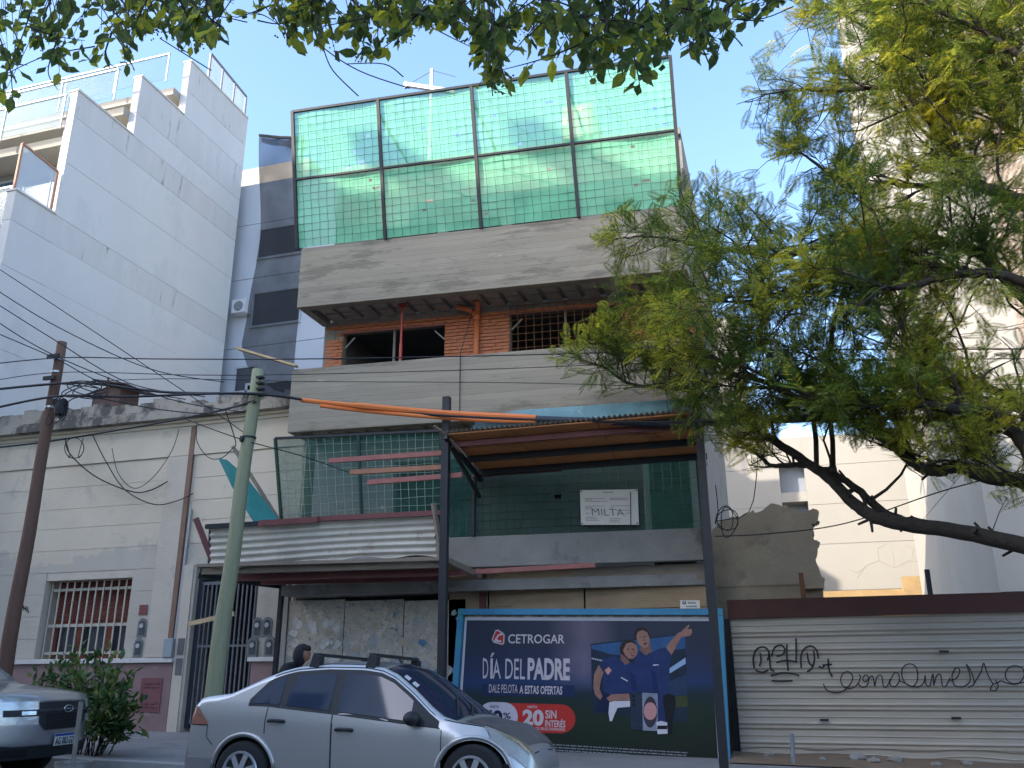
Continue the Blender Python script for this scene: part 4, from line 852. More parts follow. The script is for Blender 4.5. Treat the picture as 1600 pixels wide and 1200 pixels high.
# teal sheet and stick beside the greenish pole
o = MB().prism([PY(341, 716, 12.55), PY(354, 718, 12.5), PY(382, 742, 12.5), PY(436, 812, 12.6), PY(396, 816, 12.65), PY(362, 760, 12.6)], (0, .012, 0)).build('teal_sheet', M('teal_plastic', (0.03,0.24,0.24), .6, .2, 4, .2, 12)); tag(o, 'folded teal plastic sheet hanging slantwise behind the greenish pole', 'plastic sheet')
o = br('timber_stick', OLDWOOD, None, PY(364, 698, 12.68), PY(435, 812, 12.68), .05, .05); tag(o, 'thin timber stick leaning beside the teal sheet', 'plank')
o = br('timber_batten', WOOD, None, PY(295, 975, 13.9), PY(366, 959, 13.9), .04, .08); tag(o, 'pale timber batten nailed across the gate behind the pole', 'plank')
# roof antenna
an = thing('roof_antenna', 'thin metal antenna on the roof behind the mint screen', 'antenna', (-7.15, 17, 11.36))
ALU = M('grey_aluminium', (0.4,0.42,0.45), .4, .1, 5, 0, metal=.5)
p = PY(675, 108, 17); br('mast', ALU, an, V(p.x, 17, 11.3), V(p.x, 17, p.z), .07)
br('boom', ALU, an, PY(632, 132, 17), PY(712, 144, 17), .1); br('element', ALU, an, PY(634, 128, 17), PY(634, 138, 17), .06)
for a in ((640, 131), (712, 120)): br('guy_wire', WIRE, an, PY(676, 110, 17), PY(*a, 17), .012)

# ================================================================== billboard
BBY = 13.5
bb = thing('billboard', 'advertising billboard in a worn blue frame showing two people in blue shirts', 'billboard', V(-2.9, BBY, .1))
FRB = M('worn_blue_paint', (0.05,0.22,0.36), .6, .2, 3, .2, 20, stain=[((0.05,0.27,0.27), 2.2, .55, .7), ((0.2,0.13,0.09), 4, .66, .8)])
c4 = [PY(706, 1176, BBY), PY(1139, 1200, BBY), PY(1126, 953, BBY), PY(722, 953, BBY)]
def bq(a, c, w): br('frame_rail', FRB, bb, a, c, .1, w)
bq(c4[3]+V(-.04, -.03, -.03), c4[2]+V(.03, -.03, -.03), .09); bq(c4[0]+V(-.04, -.03, 0), c4[1]+V(.03, -.03, 0), .07)
br('frame_upright', FRB, bb, c4[0]+V(0, -.032, .02), c4[3]+V(0, -.032, -.08), .09, .1); br('frame_upright', FRB, bb, c4[1]+V(-.02, -.032, .03), c4[2]+V(-.02, -.032, -.08), .1, .1)
MB().prism([p+V(0, .02, 0) for p in c4], (0, .04, 0)).build('backing_board', M('pasted_paper_edge', (0.48,0.4,0.28), .9, .3, 9, .5, 25, stain=[((0.14,0.11,0.08), 8, .55, .8)]), bb)
def bp(cx_, cy, lay=0):        # a point of the print, given in the close-up of the poster
    p = PY(700+cx_/3.478, 930+cy/3.478, BBY-.002); return V(p.x, BBY-.002-.0012*lay, p.z)
def flat(name, pts, mat, lay, parent): return MB().poly([bp(a, c, lay) for a, c in pts]).build(name, mat, parent, fixn=False)
def PM(name, col, rough=.55, var=.3): return M('print_'+name, [x*.8 for x in col] if max(col) < .5 else col, rough, var if max(col) < .5 else .05, 7, 0, spec=.25)
pap = flat('poster', [(92, 118), (1432, 118), (1482, 920), (45, 838)], PM('white_margin', (0.58,0.55,0.56)), 0, bb); pap['label'] = 'pasted advertising sheet with white margin'
def mat_night():
    mt = M('print_night_pitch', (0.03,0.045,0.085), .5, .1, 1.2, 0, spec=.25)
    n, l, b = nodes_of(mt); tc = n.new('ShaderNodeTexCoord'); sp = n.new('ShaderNodeSeparateXYZ'); l.new(tc.outputs['Object'], sp.inputs[0])
    cr = n.new('ShaderNodeValToRGB'); e = cr.color_ramp.elements; e[0].position = 0; e[0].color = (0.012,0.02,0.012, 1); e[1].position = 1; e[1].color = (0.035,0.04,0.06, 1)
    for pos, c in ((.30, (0.018,0.032,0.02)), (.42, (0.016,0.03,0.035)), (.50, (0.02,0.045,0.12)), (.60, (0.03,0.04,0.09)), (.78, (0.028,0.035,0.06))): k = e.new(pos); k.color = (*c, 1)
    mr = n.new('ShaderNodeMapRange'); mr.inputs[1].default_value = .1; mr.inputs[2].default_value = 2.1; l.new(sp.outputs[2], mr.inputs[0]); l.new(mr.outputs[0], cr.inputs[0])
    # pale smoke drifting in the printed picture
    nz = n.new('ShaderNodeTexNoise'); nz.inputs['Scale'].default_value = 1.6; nz.inputs['Detail'].default_value = 5; l.new(tc.outputs['Object'], nz.inputs[0])
    gx = n.new('ShaderNodeMapRange'); gx.inputs[1].default_value = .0; gx.inputs[2].default_value = .55; gx.inputs[3].default_value = 1; gx.inputs[4].default_value = 0
    ax = n.new('ShaderNodeMath'); ax.operation = 'SUBTRACT'; ax.inputs[1].default_value = -.05; l.new(sp.outputs[0], ax.inputs[0]); ab = n.new('ShaderNodeMath'); ab.operation = 'ABSOLUTE'; l.new(ax.outputs[0], ab.inputs[0]); l.new(ab.outputs[0], gx.inputs[0])
    gzn = n.new('ShaderNodeMapRange'); gzn.inputs[1].default_value = .95; gzn.inputs[2].default_value = 1.25; l.new(sp.outputs[2], gzn.inputs[0])
    m1 = n.new('ShaderNodeMath'); m1.operation = 'MULTIPLY'; l.new(gx.outputs[0], m1.inputs[0]); l.new(gzn.outputs[0], m1.inputs[1])
    m2 = n.new('ShaderNodeMath'); m2.operation = 'MULTIPLY'; l.new(m1.outputs[0], m2.inputs[0]); l.new(nz.outputs[0], m2.inputs[1])
    mx = n.new('ShaderNodeMix'); mx.data_type = 'RGBA'; mx.inputs[7].default_value = (0.25,0.2,0.26, 1); l.new(m2.outputs[0], mx.inputs[0]); l.new(cr.outputs[0], mx.inputs[6]); l.new(mx.outputs[2], b.inputs['Base Color']); return mt
flat('printed_ground', [(103, 136), (1421, 141), (1469, 908), (60, 826)], mat_night(), 1, pap)
# the printed screen with the stadium, behind the two figures
flat('printed_screen', [(776, 264), (1290, 205), (1304, 690), (785, 640)], PM('stadium_dark', (0.02,0.035,0.06)), 2, pap)
flat('printed_sky', [(779, 272), (1288, 215), (1290, 290), (1180, 300), (1000, 330), (880, 320), (780, 290)], PM('stadium_sky', (0.04,0.12,0.27)), 3, pap)
flat('printed_light', [(1200, 400), (1290, 340), (1292, 372), (1205, 425)], PM('stadium_light', (0.3,0.42,0.6)), 3, pap)
flat('printed_stand', [(1195, 470), (1296, 430), (1299, 545), (1200, 545)], PM('stadium_stand', (0.03,0.06,0.12)), 3, pap)
flat('printed_pitch', [(1230, 550), (1302, 545), (1304, 605), (1232, 610)], PM('stadium_pitch', (0.06,0.075,0.025)), 3, pap)
for i in range(7): flat('printed_lamp', [(782+i*9, 340+i*2), (787+i*9, 340+i*2), (787+i*9, 348+i*2), (782+i*9, 348+i*2)], PM('lamp_white', (0.6,0.62,0.65)), 4, pap)
SK = PM('skin', (0.38,0.2,0.15)); SK2 = PM('skin_shade', (0.25,0.125,0.095)); HR = PM('hair', (0.035,0.022,0.018)); SHB = PM('shirt', (0.024,0.045,0.145)); SHD = PM('shirt_fold', (0.014,0.028,0.12)); WHT = PM('white', (0.62,0.6,0.62)); BLK = PM('black', (0.012,0.014,0.02))
# standing figure pointing up to the right
flat('printed_shirt', [(1040, 300), (1075, 330), (1110, 310), (1150, 290), (1190, 280), (1218, 330), (1205, 380), (1198, 560), (1190, 690), (1140, 700), (1060, 560), (1010, 420), (1015, 340)], SHB, 5, pap)
flat('printed_fold', [(1100, 400), (1130, 420), (1150, 560), (1120, 540)], SHD, 6, pap)
flat('printed_arm', [(1185, 285), (1205, 255), (1250, 205), (1275, 195), (1290, 218), (1262, 235), (1235, 290), (1215, 325)], SK, 6, pap)
flat('printed_hand', [(1262, 205), (1285, 180), (1308, 160), (1314, 166), (1300, 186), (1322, 182), (1328, 200), (1318, 220), (1290, 225), (1268, 220)], SK, 7, pap)
flat('printed_neck', [(1050, 270), (1100, 265), (1108, 305), (1075, 328), (1045, 300)], SK2, 6, pap)
flat('printed_hair', [(1012, 230), (1014, 200), (1030, 180), (1055, 174), (1080, 182), (1095, 210), (1098, 235), (1060, 215), (1025, 240)], HR, 7, pap)
flat('printed_face', [(1024, 225), (1032, 198), (1058, 190), (1082, 200), (1096, 232), (1096, 262), (1084, 282), (1064, 286), (1042, 272), (1028, 250)], SK, 8, pap)
for pts, mt_ in (([(1062, 224), (1074, 221), (1075, 226), (1063, 228)], HR), ([(1040, 226), (1050, 224), (1051, 229), (1041, 230)], HR), ([(1062, 262), (1082, 258), (1082, 266), (1066, 270)], HR), ([(1062, 232), (1072, 248), (1060, 250)], SK2)): flat('printed_feature', pts, mt_, 9, pap)
flat('printed_mark', [(1112, 380), (1118, 376), (1146, 376), (1147, 380), (1120, 384)], WHT, 8, pap)
# leaning figure in front
flat('printed_shirt', [(905, 330), (940, 345), (965, 370), (1000, 365), (1030, 380), (1050, 430), (1070, 520), (985, 535), (880, 540), (840, 520), (848, 420), (820, 375), (850, 345)], SHB, 9, pap)
flat('printed_trousers', [(840, 520), (880, 540), (990, 532), (990, 590), (900, 580), (870, 640), (805, 630), (815, 570)], PM('trousers', (0.012,0.02,0.06)), 9, pap)
flat('printed_fold', [(990, 420), (1015, 430), (1030, 520), (1000, 522)], SHD, 10, pap)
flat('printed_arm', [(820, 378), (846, 420), (830, 470), (825, 510), (840, 550), (828, 570), (800, 540), (790, 500), (795, 430)], SK, 10, pap)
flat('printed_arm', [(985, 535), (990, 572), (920, 572), (880, 580), (862, 560), (890, 538)], SK, 10, pap)
flat('printed_neck', [(940, 318), (975, 345), (990, 365), (965, 380), (938, 350)], SK2, 10, pap)
flat('printed_hair', [(938, 320), (934, 285), (945, 258), (975, 243), (1005, 245), (1028, 265), (1010, 262), (975, 275), (962, 300), (960, 325)], HR, 11, pap)
flat('printed_face', [(952, 300), (970, 262), (1000, 256), (1024, 272), (1032, 300), (1026, 325), (1008, 346), (985, 345), (965, 328)], SK, 12, pap)
for pts, mt_ in (([(1000, 290), (1014, 294), (1012, 299), (999, 295)], HR), ([(975, 292), (985, 291), (986, 296), (976, 297)], HR), ([(996, 322), (1014, 326), (1010, 333), (996, 330)], PM('lips', (0.3,0.08,0.08))), ([(1012, 300), (1020, 314), (1008, 314)], SK2)): flat('printed_feature', pts, mt_, 13, pap)
flat('printed_badge', [(852, 408), (874, 390), (890, 408), (870, 434)], PM('badge', (0.55,0.28,0.22)), 11, pap)
flat('printed_mark', [(938, 448), (944, 445), (978, 464), (976, 470)], WHT, 11, pap)
flat('printed_controller', [(878, 582), (905, 575), (990, 574), (990, 606), (922, 612), (905, 650), (892, 684), (880, 684), (873, 640)], WHT, 11, pap)
flat('printed_phone', [(990, 530), (1055, 530), (1058, 735), (996, 730)], PM('phone_back', (0.03,0.045,0.075)), 11, pap)
flat('printed_phone', [(1056, 530), (1140, 534), (1142, 738), (1060, 735)], PM('phone_screen', (0.3,0.33,0.4)), 11, pap)
flat('printed_bloom', [(1100+38*math.cos(t), 635+85*math.sin(t)) for t in np.linspace(0, 2*math.pi, 20)[:-1]], PM('bloom_dark', (0.06,0.05,0.07)), 12, pap)
flat('printed_bloom', [(1100+36*math.cos(t), 630+48*math.sin(t)) for t in np.linspace(0, 2*math.pi, 20)[:-1]], PM('bloom_pink', (0.55,0.27,0.25)), 13, pap)
for k in range(3): flat('printed_lens', [(1010+8*math.cos(t), 548+24*k+8*math.sin(t)) for t in np.linspace(0, 2*math.pi, 10)[:-1]], BLK, 12, pap)
flat('printed_shaver', [(1170, 545), (1195, 533), (1232, 545), (1236, 590), (1222, 650), (1218, 750), (1192, 752), (1180, 640), (1168, 590)], BLK, 11, pap)
flat('printed_device', [(1132, 690), (1160, 683), (1192, 692), (1194, 752), (1140, 755)], WHT, 12, pap)
flat('printed_display', [(1138, 708), (1192, 708), (1192, 728), (1138, 728)], BLK, 13, pap)
# lettering
def text_mesh(body, bold=0.0):
    cu = bpy.data.curves.new('t', 'FONT'); cu.body = body; cu.offset = bold; cu.resolution_u = 3; cu.fill_mode = 'FRONT'
    o = bpy.data.objects.new('t', cu); COL.objects.link(o); bpy.context.view_layer.update()
    me = o.evaluated_get(bpy.context.evaluated_depsgraph_get()).to_mesh()
    v = np.array([x.co[:] for x in me.vertices]); f = [tuple(p.vertices) for p in me.polygons]
    bpy.data.objects.remove(o); return v, f
def letter(body, quad, mat, parent, mapf, bold=0.0, name='lettering'):
    """set a line of lettering into the four-cornered field quad = bottom-left, bottom-right, top-right, top-left"""
    v, f = text_mesh(body, bold); a = v.min(0); c = v.max(0); out = []
    for p in v:
        u, t = (p[0]-a[0])/(c[0]-a[0]), (p[1]-a[1])/(c[1]-a[1]); q = quad
        x = (q[0][0]*(1-u)+q[1][0]*u)*(1-t)+(q[3][0]*(1-u)+q[2][0]*u)*t; y = (q[0][1]*(1-u)+q[1][1]*u)*(1-t)+(q[3][1]*(1-u)+q[2][1]*u)*t
        out.append(mapf(x, y))
    return MB().add(out, f).build(name, mat, parent, fixn=False)
T = lambda lay: (lambda x, y: bp(x, y, lay))
RW = PM('rose_white', (0.58,0.5,0.5)); RED_ = PM('red', (0.5,0.035,0.025)); NAVY = PM('navy', (0.015,0.02,0.06))
letter('CETROGAR', [(326, 262), (633, 263), (634, 214), (328, 212)], RW, pap, T(3), .012)
flat('logo', [(238, 240), (258, 190), (272, 187), (300, 205), (308, 215), (306, 262), (296, 270), (248, 258)], RW, 3, pap)
flat('logo', [(244, 240), (261, 197), (272, 194), (298, 211), (302, 218), (300, 258), (294, 263), (252, 252)], RED_, 4, pap)
flat('logo', [(292, 205), (272, 214), (256, 236), (252, 252), (290, 256), (291, 246), (270, 242), (268, 234), (280, 220), (298, 216)], RW, 5, pap)
letter('D', [(190, 452), (219, 452), (219, 345), (190, 342)], RW, pap, T(3)); letter('Í', [(229, 453), (251, 453), (253, 313), (231, 313)], RW, pap, T(3)); letter('A', [(243, 453), (288, 453), (270, 345), (258, 345)], RW, pap, T(3))
letter('DEL', [(311, 454), (418, 457), (420, 346), (313, 345)], RW, pap, T(3), .0)
letter('PADRE', [(432, 458), (662, 463), (663, 344), (434, 340)], RW, pap, T(3), .035)
flat('caption_band', [(185, 482), (690, 490), (690, 552), (185, 545)], PM('caption_blue', (0.02,0.035,0.1)), 2, pap)
letter('DALE PELOTA', [(223, 529), (378, 533), (380, 486), (224, 484)], RW, pap, T(3)); letter('A ESTAS OFERTAS', [(388, 535), (621, 541), (622, 495), (389, 490)], RW, pap, T(3), .025)
def pill(x0, x1, y0, y1, sk): 
    r_ = (y1-y0)/2; cy = (y0+y1)/2
    return [(x1-r_+r_*math.cos(t), cy+sk*((x1-x0))+r_*math.sin(t)) for t in np.linspace(-math.pi/2, math.pi/2, 12)] + [(x0+r_+r_*math.cos(t), cy+r_*math.sin(t)) for t in np.linspace(math.pi/2, 3*math.pi/2, 12)]
flat('offer_pill', pill(170, 693, 583, 740, .02), RED_, 3, pap); flat('offer_disc', pill(163, 380, 580, 735, .008), PM('lilac_white', (0.56,0.5,0.56)), 4, pap)
letter('HASTA', [(228, 613), (278, 614), (278, 598), (228, 597)], NAVY, pap, T(5), .02); letter('40', [(188, 697), (297, 703), (298, 625), (190, 622)], NAVY, pap, T(5), .045); letter('%', [(300, 672), (342, 673), (342, 638), (300, 637)], NAVY, pap, T(5), .02); letter('OFF', [(300, 706), (356, 708), (356, 682), (300, 681)], NAVY, pap, T(5))
letter('HASTA', [(434, 613), (486, 615), (486, 600), (434, 599)], RW, pap, T(5), .02); letter('20', [(404, 706), (520, 712), (521, 622), (406, 620)], RW, pap, T(5), .045); letter('SIN', [(529, 670), (590, 672), (590, 626), (530, 624)], RW, pap, T(5), .02); letter('INTERÉS', [(528, 714), (638, 720), (639, 673), (529, 669)], RW, pap, T(5), .02); letter('EN BANCOS SELECCIONADOS', [(404, 728), (636, 738), (636, 722), (404, 714)], RW, pap, T(5), .02)
random.seed(5)
for k in range(3):     # unreadable fine print: rows of tiny word-length dashes
    x = 420 if k < 2 else 520; y0 = 798+k*15
    while x < (1300 if k < 2 else 990):
        wd = random.uniform(10, 34); s_ = .062
        flat('fine_print', [(x, y0+s_*(x-420)+7), (x+wd, y0+s_*(x+wd-420)+7), (x+wd, y0+s_*(x+wd-420)+1), (x, y0+s_*(x-420)+1)], PM('fine_grey', (0.3,0.3,0.33)), 3, pap); x += wd+5
for i in range(30):    # frayed older paper along the top edge of the board
    x = 105+i*45+random.uniform(-10, 10); flat('paper_fray', [(x, 112), (x+random.uniform(20, 50), 108), (x+random.uniform(10, 40), 118), (x+5, 121)], M(['frayed_tan', 'frayed_pale'][i % 2], [(0.42,0.33,0.2), (0.6,0.55,0.46)][i % 2], .9, .2, 8, .1), 1, bb)
# house number on the old house
letter('446', [(PY(34, 956, HY).x, PY(34, 953, HY).z), (PY(46, 956, HY).x, PY(46, 956, HY).z-.03), (PY(46, 945, HY).x, PY(46, 948, HY).z), (PY(35, 945, HY).x, PY(35, 944, HY).z)], NUM, house, lambda x, y: V(x, HY-.006, y), .02, 'house_number')
# owner's tag on top of the billboard
tg = thing('billboard_tag', 'small white owner tag fixed on the top right of the billboard frame', 'sign', PY(1078, 951, 13.42))
def tgp(x, y, lay=0): p = PY(1050+x/16, 930+y/16, 13.42); return V(p.x, 13.42-.002*lay, p.z)
MB().prism([tgp(205, 345), (tgp(700, 345)), tgp(685, 130), tgp(205, 125)], (0, .012, 0)).build('plate', SIGNW, tg)
letter('Sadut', [(395, 212), (600, 212), (600, 160), (395, 158)], M('tag_teal', (0.02,0.08,0.12), .5, .05, 3, 0), tg, lambda x, y: tgp(x, y, 1), .03)
MB().poly([tgp(308+52*math.cos(t), 187+45*math.sin(t), 1) for t in np.linspace(0, 6.28, 16)[:-1]]).build('tag_logo', M('tag_navy', (0.02,0.05,0.12), .5, .05, 3, 0), tg, fixn=False)
MB().poly([tgp(310+24*math.cos(t), 180+24*math.sin(t), 2) for t in np.linspace(0, 6.28, 12)[:-1]]).build('tag_logo', M('tag_pale', (0.5,0.55,0.58), .5, .05, 3, 0), tg, fixn=False)
MB().poly([tgp(345, 300, 1), tgp(620, 300, 1), tgp(620, 258, 1), tgp(345, 262, 1)]).build('tag_band', M('tag_grey_teal', (0.2,0.3,0.32), .5, .05, 3, 0), tg, fixn=False)
# site signboard
sg = thing('site_signboard', 'cream site board with large thin letters fixed on the dark green sheeting', 'sign', V(-2.5, YF(-2.5)-.05, 3.55))
def sgp(x, y, lay=0): p = PB(880+x/11.43, 750+y/11.43, -.06); return V(p.x, p.y-.002*lay, p.z)
MB().prism([sgp(318, 800), sgp(1350, 798), sgp(1328, 165), sgp(300, 180)], (0, .02, 0)).build('board', SIGNW, sg)
for a in ((322, 205), (1305, 188), (340, 775), (1325, 770)): MB().poly([sgp(a[0]+14*math.cos(t), a[1]+14*math.sin(t), 1) for t in np.linspace(0, 6.28, 9)[:-1]]).build('screw', BLK, sg, fixn=False)
letter('MILTA', [(515, 632), (1105, 640), (1080, 520), (505, 508)], M('sign_olive', (0.15,0.16,0.1), .7, .05, 3, 0), sg, lambda x, y: sgp(x, y, 2), -.004)
random.seed(9)
for x0, x1, y in ((715, 900, 212), (390, 740, 325), (390, 525, 352), (395, 790, 380), (835, 1150, 322), (835, 1170, 350), (395, 735, 462), (395, 520, 488), (395, 640, 515), (850, 1185, 457), (850, 905, 485), (940, 1190, 535), (400, 590, 660), (400, 610, 690), (400, 640, 718), (830, 1040, 690), (830, 1000, 720), (830, 1020, 748), (1110, 1230, 590), (400, 480, 592)):
    x = x0
    while x < x1-8:
        wd = min(random.uniform(20, 60), x1-x); h_ = 9 if y != 212 else 16
        MB().poly([sgp(x, y+h_, 1), sgp(x+wd, y+h_, 1), sgp(x+wd, y-2, 1), sgp(x, y-2, 1)]).build('text_line', M('sign_brown_ink', (0.27,0.22,0.16), .7, .05, 3, 0), sg, fixn=False); x += wd+8
br('hanging_cord', CABLE, sg, sgp(1205, 215, 8), sgp(1212, 915, 8), .012)
# ================================================================== cars
CARGLASS = M('sky_blue_car_glass', (0.02,0.03,0.055), .04, .1, 2, 0, spec=.9); BLKPL = M('black_plastic', (0.022,0.023,0.025), .55, .15, 6, .05); TYRE = M('tyre_rubber', (0.02,0.02,0.02), .85, .15, 8, .2, 60)  # car glass base is bluish to stand in for the sky reflected in it
ALLOY = M('alloy_rim', (0.55,0.55,0.56), .3, .08, 4, 0, metal=.8); LENS = mat_glass('lamp_lens', (0.7,0.7,0.68), .35, .05); CHROME = M('lamp_reflector', (0.6,0.6,0.6), .2, .2, 9, .2, 20, metal=.9)
SILVER = M('silver_paint', (0.50,0.485,0.46), .3, .06, 1.5, .07, 3, metal=.55, coat=.6); SEAM = M('panel_gap', (0.01,0.01,0.01), .9, .1, 5, 0)
GREYP = M('grey_truck_paint', (0.34,0.35,0.365), .3, .05, 1.5, 0.0, 3, metal=.7, coat=.8)
class Shell:
    def __init__(s, side, centre, width, belt, bottom, lean=.42): s.side = side; s.cen = centre; s.wid = width; s.belt = belt; s.bot = bottom; s.lean = lean
    def ip(s, t, x):
        return interp(x, [p[0] for p in t], [p[1] for p in t])
    def ys(s, x, z):
        w_ = s.ip(s.wid, x); zb_ = min(s.ip(s.belt, x), s.ip(s.side, x))
        if z <= zb_: 
            d = (zb_-z); return w_*(1-.035*(d/.5)**2) - .012*math.exp(-(d/.05)**2)
        return w_-.012-(z-zb_)*s.lean
    def pt(s, x, t, sgn=-1):
        zt_, zb_ = s.ip(s.side, x), s.bot(x); zc_ = max(s.ip(s.cen, x), zt_+.004)
        if t <= 1: z = zb_+(zt_-zb_)*t; return V(x, sgn*s.ys(x, z), z)
        q = t-1; y1 = s.ys(x, zt_); return V(x, sgn*y1*(1-q), zt_+(zc_-zt_)*(1-(1-q)**2.2))
    def tz(s, x, z): zt_, zb_ = s.ip(s.side, x), s.bot(x); return (z-zb_)/(zt_-zb_)
    def nrm(s, x, t, sgn):
        e = .01; a = s.pt(x+e, t, sgn)-s.pt(x-e, t, sgn); b_ = s.pt(x, min(2, t+e), sgn)-s.pt(x, max(0, t-e), sgn); n_ = a.cross(b_).normalized()
        c = V(x, 0, .6); return n_ if n_.dot(s.pt(x, t, sgn)-c) > 0 else -n_
    def patch(s, name, mat, root, x0, x1, t0, t1, off=.004, nx=14, nt=8, sgn=-1):
        us = np.linspace(x0, x1, nx); q = MB()
        q.grid(lambda x, v: (lambda t: s.pt(x, t, sgn)+s.nrm(x, t, sgn)*off)(t0(x)*(1-v)+t1(x)*v), us, np.linspace(0, 1, nt)); return q.build(name, mat, root, smooth=True)
    def seam(s, root, pts, r=.005, sgn=-1, name='panel_gap', mat=None):
        return MB().tube([s.pt(x, t, sgn)+s.nrm(x, t, sgn)*.0005 for x, t in pts], r, 5).build(name, mat or SEAM, root)
    def body(s, name, mat, root, xs_):
        q = MB(); ts = list(np.linspace(0, 1, 13))+list(np.linspace(1.06, 2, 9))
        for sgn in (-1, 1): q.grid(lambda x, t: s.pt(x, t, sgn), xs_, ts)
        for x in (xs_[0], xs_[-1]):
            q.poly([s.pt(x, t, -1) for t in ts]+[s.pt(x, t, 1) for t in ts[::-1]][1:])
        o = q.build(name, mat, root, smooth=True)
        bm = bmesh.new(); bm.from_mesh(o.data); bmesh.ops.remove_doubles(bm, verts=bm.verts, dist=.0008); bmesh.ops.recalc_face_normals(bm, faces=bm.faces); bm.to_mesh(o.data); bm.free()
        return o
def wheel(root, x, y, z, r, sgn):
    o = MB().lathe([(r*.62, -.09), (r*.9, -.1), (r, -.07), (r, .07), (r*.9, .1), (r*.62, .09)], (x, y, z), 'y', 32).build('wheel', TYRE, root, smooth=True)
    yo = y+sgn*.085
    MB().lathe([(r*.64, -.004), (r*.64, .004)], (x, yo, z), 'y', 28).build('wheel_dish', SEAM, o)
    q = MB(); q.tube([V(x+r*.63*math.cos(t), yo+sgn*.015, z+r*.63*math.sin(t)) for t in np.linspace(0, 2*math.pi, 33)], .016, 6, False)
    for k in range(7):
        a = 2*math.pi*k/7+.3; dv_ = V(math.cos(a), 0, math.sin(a)); q.bar(V(x, yo+sgn*.022, z)+dv_*.03, V(x, yo+sgn*.014, z)+dv_*r*.62, .055, .02, upv=(0, 1, 0))
    q.lathe([(.05, -.02), (.045, .02)], (x, yo+sgn*.015, z), 'y', 14); q.build('rim', ALLOY, o, smooth=False)
# ---------------- silver saloon
car = thing('silver_saloon', 'dusty silver four-door saloon with roof bars parked at the kerb', 'car', (0, 0, 0))
HZ, RW_ = .385, .30; AX = (-1.24, 1.24)
def cbot(x):
    z = .27 if -1.7 < x < 1.6 else .30
    for a in AX:
        if abs(x-a) < .345: z = max(z, HZ-.02+math.sqrt(.345**2-(x-a)**2))
    return z
SQ = lambda x: x if x < 1.3 else 1.3+(x-1.3)*.72
def sqz(t): return [(SQ(x), z) for x, z in t]
cs_ = Shell(*map(sqz, ([(-1.99,.62),(-1.97,.75),(-1.90,.98),(-1.83,1.08),(-1.76,1.10),(-1.47,1.125),(-1.12,1.28),(-.92,1.355),(-.75,1.395),(-.4,1.415),(.0,1.405),(.2,1.375),(.36,1.31),(.58,1.16),(.80,.985),(.93,.90),(1.1,.865),(1.35,.83),(1.55,.775),(1.75,.69),(1.88,.60),(1.95,.52),(1.97,.47)],
           [(-1.99,.66),(-1.95,.95),(-1.84,1.12),(-1.76,1.14),(-1.5,1.165),(-1.3,1.20),(-1.05,1.34),(-.8,1.43),(-.4,1.465),(.0,1.46),(.2,1.44),(.4,1.38),(.62,1.25),(.9,1.06),(1.10,.905),(1.2,.875),(1.439,.828),(1.717,.73),(1.856,.645),(1.97,.52)],
           [(-1.99,.70),(-1.93,.76),(-1.8,.79),(-1.5,.815),(-.8,.83),(.6,.83),(1.1,.82),(1.35,.80),(1.55,.755),(1.75,.67),(1.88,.57),(1.97,.46)],
           [(-2,1.02),(-1.17,1.02),(-1.0,1.015),(-.22,.94),(.61,.85),(.9,.82),(1.0,.8),(2,.4)])), cbot)
xsb = sorted(set(list(np.linspace(-1.99, SQ(1.97), 70))+[a+.345*math.sin(t) for a in AX for t in np.linspace(-1.57, 1.57, 17)]))
cbody = cs_.body('body', SILVER, car, xsb)
sd = lambda x: cs_.ip(cs_.side, x); bt = lambda x: cs_.ip(cs_.belt, x)
